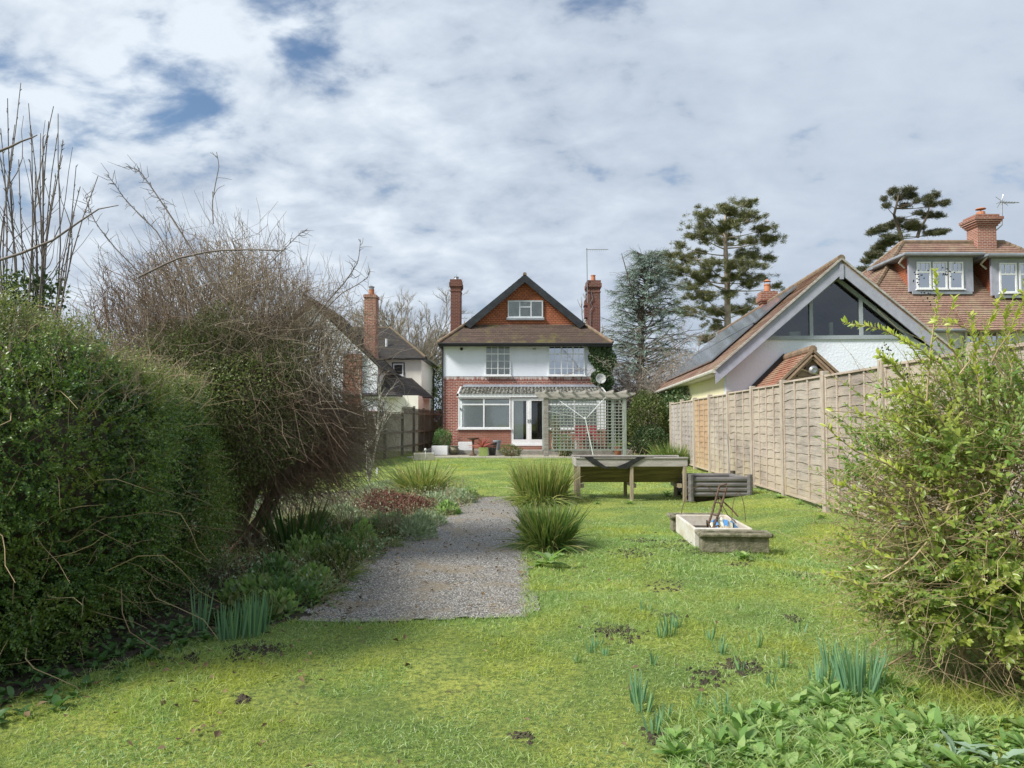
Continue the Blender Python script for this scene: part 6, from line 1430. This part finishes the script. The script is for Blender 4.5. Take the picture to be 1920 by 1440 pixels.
pads = [(540,112,40,12),(440,140,45,16),(330,165,50,18),(560,185,50,14),(310,215,45,14),(620,240,45,12),(450,225,50,14),(300,275,55,18),(650,292,45,13),(420,300,50,14),(560,300,55,14),(200,325,25,10),(160,375,45,12),(260,380,60,16),(330,415,50,18),(520,375,60,16),(630,385,35,10),(450,425,45,14),(560,425,45,14),(150,440,40,12),(250,460,60,14),(330,490,55,16),(490,480,40,12),(600,490,35,9),(540,520,35,9),(690,530,22,9),(230,530,45,12),(320,580,70,14),(450,565,35,9),(260,650,75,16),(385,655,50,14),(520,650,60,16),(380,730,50,16),(330,790,35,10),(610,600,35,9),(480,165,40,12),(380,255,45,12)]
padtree('pine_tree', 'tall open crowned pine with a straight pale trunk, left of the white annexe', (22*.0+P(1363, 600, 58).x, 58, 0), 58, pads, [(440, 1300), (440, 900), (438, 700), (436, 500), (428, 350), (424, 220), (430, 140)], 1, 'pine', .30, .03, 12500, .36, 'bark_pine', jit=2.6)
fp = [(460,80,26,14),(560,70,30,18),(590,110,30,14),(500,130,25,12),(545,180,25,12),(390,140,14,8),(410,190,18,8),(640,150,18,10),(770,110,28,18),(720,135,25,16),(850,170,22,12),(740,180,28,10),(650,240,20,10),(720,260,34,9),(790,260,24,9),(500,300,36,10),(600,320,42,10),(430,340,40,9),(350,370,36,9),(300,392,24,8),(560,350,40,9),(650,355,36,8),(750,390,46,9),(820,388,28,8),(450,425,50,12),(400,470,46,12),(350,510,40,12),(300,560,34,12),(260,600,26,10),(235,665,24,10),(330,560,30,12)]
padtree('conifer_tree', 'dark ragged two topped conifer behind the brown hipped roof', (P(1692, 400, 62).x, 62, 0), 62, fp, [(530, 1200), (530, 700), (520, 420), (490, 320), (465, 250), (490, 150), (505, 80)], 1, 'fir', .28, .03, 7500, .24, 'bark', (4, 1560, 340), 1.5)
o = MB(); o.tube([tuple(P(1560+a_/4, 340+b_/4, 62)) for a_, b_ in ((640, 420), (655, 370), (700, 290), (720, 230), (745, 120))], [.16, .14, .1, .07, .03], 6)
o.build('second_leader', M['bark'], [x_ for x_ in C.objects if x_.name.startswith('conifer_tree')][0])
# blue cedar
T = veg('blue_cedar', 'blue grey cedar with drooping sprays, between the brick house chimney and the pine', 'tree', (P(1200, 600, 52).x, 52, 0))
bx = P(1198, 700, 52).x; zt_ = P(1222, 462, 52).z; o = MB(); o.tube([(bx, 52, 0), (bx+.1, 52, 5), (bx+.2, 52, 9), (bx+.9, 52, zt_-.5)], [.35, .28, .17, .03], 8); o.tube([(bx+.1, 52, 8.2), (bx-.5, 52, 10.8), (bx-1.15, 52, 13.2)], [.1, .06, .02], 6); o.build('trunk', M['bark'], T)
n = 270; z = rng.uniform(2.5, zt_-.6, n); f = 1-(z/zt_); th = rng.uniform(0, 6.28, n); L = (.5+6.2*f**.8)*rng.uniform(.4, 1.15, n)*np.where(np.cos(th) > 0, 1.15, .85)
o0 = np.stack([bx+.2+z*.035-.15, 52+z*0, z], 1); pa = bez(o0, np.stack([np.cos(th), np.sin(th)*.8, z*0+.45+rng.uniform(-.3, .3, n)], 1), L, 6, .22, .09); Vs = [twigs(pa, .05, .012, 4)]
tt = rng.uniform(.2, 1, (n, 9)); q, tg = on_path(pa, tt); q, tg = q.reshape(-1, 3), tg.reshape(-1, 3); pb = bez(q, tg+rdir(len(q))*A(.8, .8, .45)+A(0, 0, -.05), rng.uniform(.4, 1.1, len(q)), 5, .2, .08); Vs.append(twigs(pb, .014, .006))
V, Fc = merge(*Vs); np_obj('limbs', V, Fc, M['bark'], T)
q, ld, n2, l, w, _ = sprays(pb[:, 0], pb[:, -1]-pb[:, 0], np.linalg.norm(pb[:, -1]-pb[:, 0], axis=1), 16, .17, .035, .2, .05, 4); V, Fc = leaves(q, ld, n2, l, w); np_obj('crown', V, Fc, M['cedar'], T)

# ---- ivy on walls
def ivy(name, label, pts, nrm, n, off, lL, base):
    T = veg(name, label, 'ivy', base); o_ = rng.uniform(0, 1, len(pts))**1.5*off; c = pts+A(*nrm)*o_[:, None]
    V, Fc = leaves(c, unit(rdir(len(c))+A(0, 0, -.5)), unit(A(*nrm)*.9+rdir(len(c))*.6), rng.uniform(.6, 1.2, len(c))*lL, lL*.8); np_obj('foliage', V, Fc, M['ivy'], T)
poly = [(1094, 644), (1150, 644), (1152, 690), (1150, 752), (1137, 757), (1122, 728), (1107, 702), (1117, 692), (1110, 676), (1103, 660)]
x = rng.uniform(1085, 1155, 12000); y = rng.uniform(640, 760, 12000); w_ = 6*Lump(.12, seed=5)(np.stack([x, y, x*0], 1)); k = inpoly(x+w_, y+w_*.5, poly); x, y = x[k], y[k]
pts = np.array([tuple(P(a_, b_, 34.15)) for a_, b_ in zip(x, y)]); pts[:, 1] = 34.16
side = rng.uniform(0, 1, 2200); ps = np.stack([np.full(2200, 4.36)+.12, 34.1+side*2.5, rng.uniform(.4, 4.8, 2200)], 1)
ivy('ivy', 'dark ivy climbing the right corner of the brick house', np.concatenate([pts, ps]), (0, -1, 0), 0, .28, .10, (4.4, 34.1, 0))
Mw = WM[Gb]; n = 9000; yl = rng.uniform(3.8, 16, n); zl_ = rng.uniform(0, 2.72, n); lim = np.clip((yl-3.2)/3.5, 0, 1)*2.7; k = (zl_ < lim+.25*Lump(2, seed=3)(np.stack([yl, zl_, yl*0], 1))) | (yl > 7); yl, zl_ = yl[k], zl_[k]
loc = np.stack([np.full(len(yl), -wx-.02), yl, zl_], 1); R3 = np.array(Mw.to_3x3()); loc = loc@R3.T+np.array(Mw.translation)
ivy('ivy', 'variegated ivy covering the yellow side wall of the annexe below its gutter', loc, (-1, -.1, 0), 0, .35, .11, (5.9, 28, 0))

# ---- soil clods where the lawn is torn
b = MB()
for px, py, r_, n in ((1155, 1192, .10, 26), (1485, 1157, .05, 10), (980, 1370, .035, 5), (1395, 1250, .08, 16), (1330, 1270, .07, 12), (455, 1315, .03, 5), (1400, 1040, .12, 20), (1180, 1040, .14, 24), (1250, 1030, .12, 16), (1500, 1085, .1, 14), (1240, 1380, .05, 8), (455, 1228, .09, 14), (505, 1225, .05, 8), (350, 1245, .06, 8), (960, 1030, .12, 22), (1000, 1010, .1, 14), (690, 1055, .16, 20), (1260, 1160, .05, 6), (720, 1045, .06, 26), (760, 1010, .05, 20), (640, 1105, .07, 30), (600, 1135, .06, 26), (985, 1050, .05, 26), (975, 1080, .04, 16), (800, 985, .04, 14), (830, 1060, .5, 24), (1015, 1045, .08, 24)):
    q = G(px, py)
    for _ in range(n*4):
        x, y = q.x+random.gauss(0, r_*.8), q.y+random.gauss(0, r_*.9); s = random.uniform(.008, .024); ph = random.uniform(0, 6)
        b.add([(x+s*math.cos(ph+k*1.05)*random.uniform(.6, 1.2), y+s*math.sin(ph+k*1.05)*random.uniform(.6, 1.2), float(gz(x, y))) for k in range(6)]+[(x+s*.4, y, float(gz(x, y))+s*random.uniform(.5, 1)), (x-s*.3, y+s*.3, float(gz(x, y))+s*.6)], [(0, 1, 6), (1, 2, 6), (2, 7, 6), (2, 3, 7), (3, 4, 7), (4, 5, 7), (5, 0, 7), (0, 6, 7)])
xx_ = rng.uniform(.5, 4, 30000); yy_ = rng.uniform(5.8, 9.5, 30000); bb_ = Lump(2.6, seed=41)(np.stack([xx_, yy_, xx_*0], 1))+.5*Lump(9, seed=42)(np.stack([xx_, yy_, xx_*0], 1))
for x, y in list(zip(xx_[bb_ > .72], yy_[bb_ > .72]))[:900]:
    s = random.uniform(.006, .02); ph = random.uniform(0, 6); z = float(gz(x, y))
    b.add([(x+s*math.cos(ph+k*1.26)*random.uniform(.6, 1.3), y+s*math.sin(ph+k*1.26)*random.uniform(.6, 1.3), z) for k in range(5)]+[(x+s*.2, y, z+s*random.uniform(.5, 1.1))], [(0, 1, 5), (1, 2, 5), (2, 3, 5), (3, 4, 5), (4, 0, 5)])
tag(b.build('soil_clods', M['soil']), 'loose dark soil crumbs scattered on the torn lawn and path edge', 'soil', kind='stuff')

# ---- grass
def grass(name, n, xr, yr, Lr, W_, seed, label):
    x = rng.uniform(*xr, n); y = rng.uniform(*yr, n)
    k = ~inpoly(x, y, path_poly) & ~inpoly(x, y, bed_poly) & (np.abs(x) < y*.72+.6) & (x < FX(y)+.05)
    k &= ~((x > 2.12) & (x < 2.72) & (y > 8.1) & (y < 9.3)) & ~((x > 3.17) & (x < 4.15) & (y > 13.2) & (y < 14.2))
    bare_ = Lump(2.6, seed=41)(np.stack([x, y, x*0], 1))+.5*Lump(9, seed=42)(np.stack([x, y, x*0], 1)); clm = Lump(14, seed=47)(np.stack([x, y, x*0], 1)); dens = np.where(clm < -.75, .35, 1.)*np.where(bare_ > np.where((x > .5) & (y > 5.8) & (y < 9.5), .62, .95), .15, 1.)*np.where((x > .4), .85, 1.)
    k &= rng.uniform(0, 1, n) < dens; x, y = x[k], y[k]; n = len(x)
    lm = Lump(1.3, seed=43)(np.stack([x, y, x*0], 1)); L = rng.uniform(*Lr, n)*(1+.45*lm)*np.where(Lump(5, seed=44)(np.stack([x, y, x*0], 1)) > .7, 1.5, 1); th = rng.uniform(0, 6.28, n); le = rng.uniform(.2, 1.25, n)
    d = np.stack([np.cos(th)*np.sin(le), np.sin(th)*np.sin(le), np.cos(le)], 1)
    V, Fc = blades(np.stack([x, y, gz(x, y)-.004], 1), d, L, W_*rng.uniform(.7, 1.3, n), rng.uniform(.1, .8, n), 2)
    return tag(np_obj(name, V, Fc, M['grassblade']), label, 'grass', kind='stuff')
grass('near_grass', 330000, (-4.5, 4.6), (1.9, 6.2), (.02, .055), .0034, 1, 'short mossy green grass of the near lawn')
grass('middle_grass', 150000, (-1.5, 5.0), (6.2, 12), (.02, .052), .006, 2, 'short rough grass of the middle lawn')
grass('far_grass', 90000, (-6, 5.6), (12, 28.4), (.025, .06), .013, 3, 'bright mown grass of the far lawn')
n = 900; t = rng.uniform(0, 1, n); x = -1.55+1.7*t; y = 5.24+rng.normal(size=n)*.04; th = rng.uniform(0, 6.28, n); V, Fc = blades(np.stack([x, y, gz(x, y)], 1), np.stack([np.cos(th)*.5, np.sin(th)*.5+.2, th*0+1], 1), rng.uniform(.03, .08, n), .004, rng.uniform(.2, .7, n), 3)
n = 900; y2 = 5.3+3.0*rng.uniform(0, 1, n)**1.3; x2 = .13+rng.normal(size=n)*.035; th = rng.uniform(0, 6.28, n); V, Fc = merge((V, Fc), blades(np.stack([x2, y2, gz(x2, y2)], 1), np.stack([np.cos(th)*.6, np.sin(th)*.5, th*0+1], 1), rng.uniform(.03, .09, n), .004, rng.uniform(.2, .7, n), 3))
tag(np_obj('path_edge_grass', V, Fc, M['grassblade']), 'longer grass blades fringing the near end of the path', 'grass', kind='stuff')
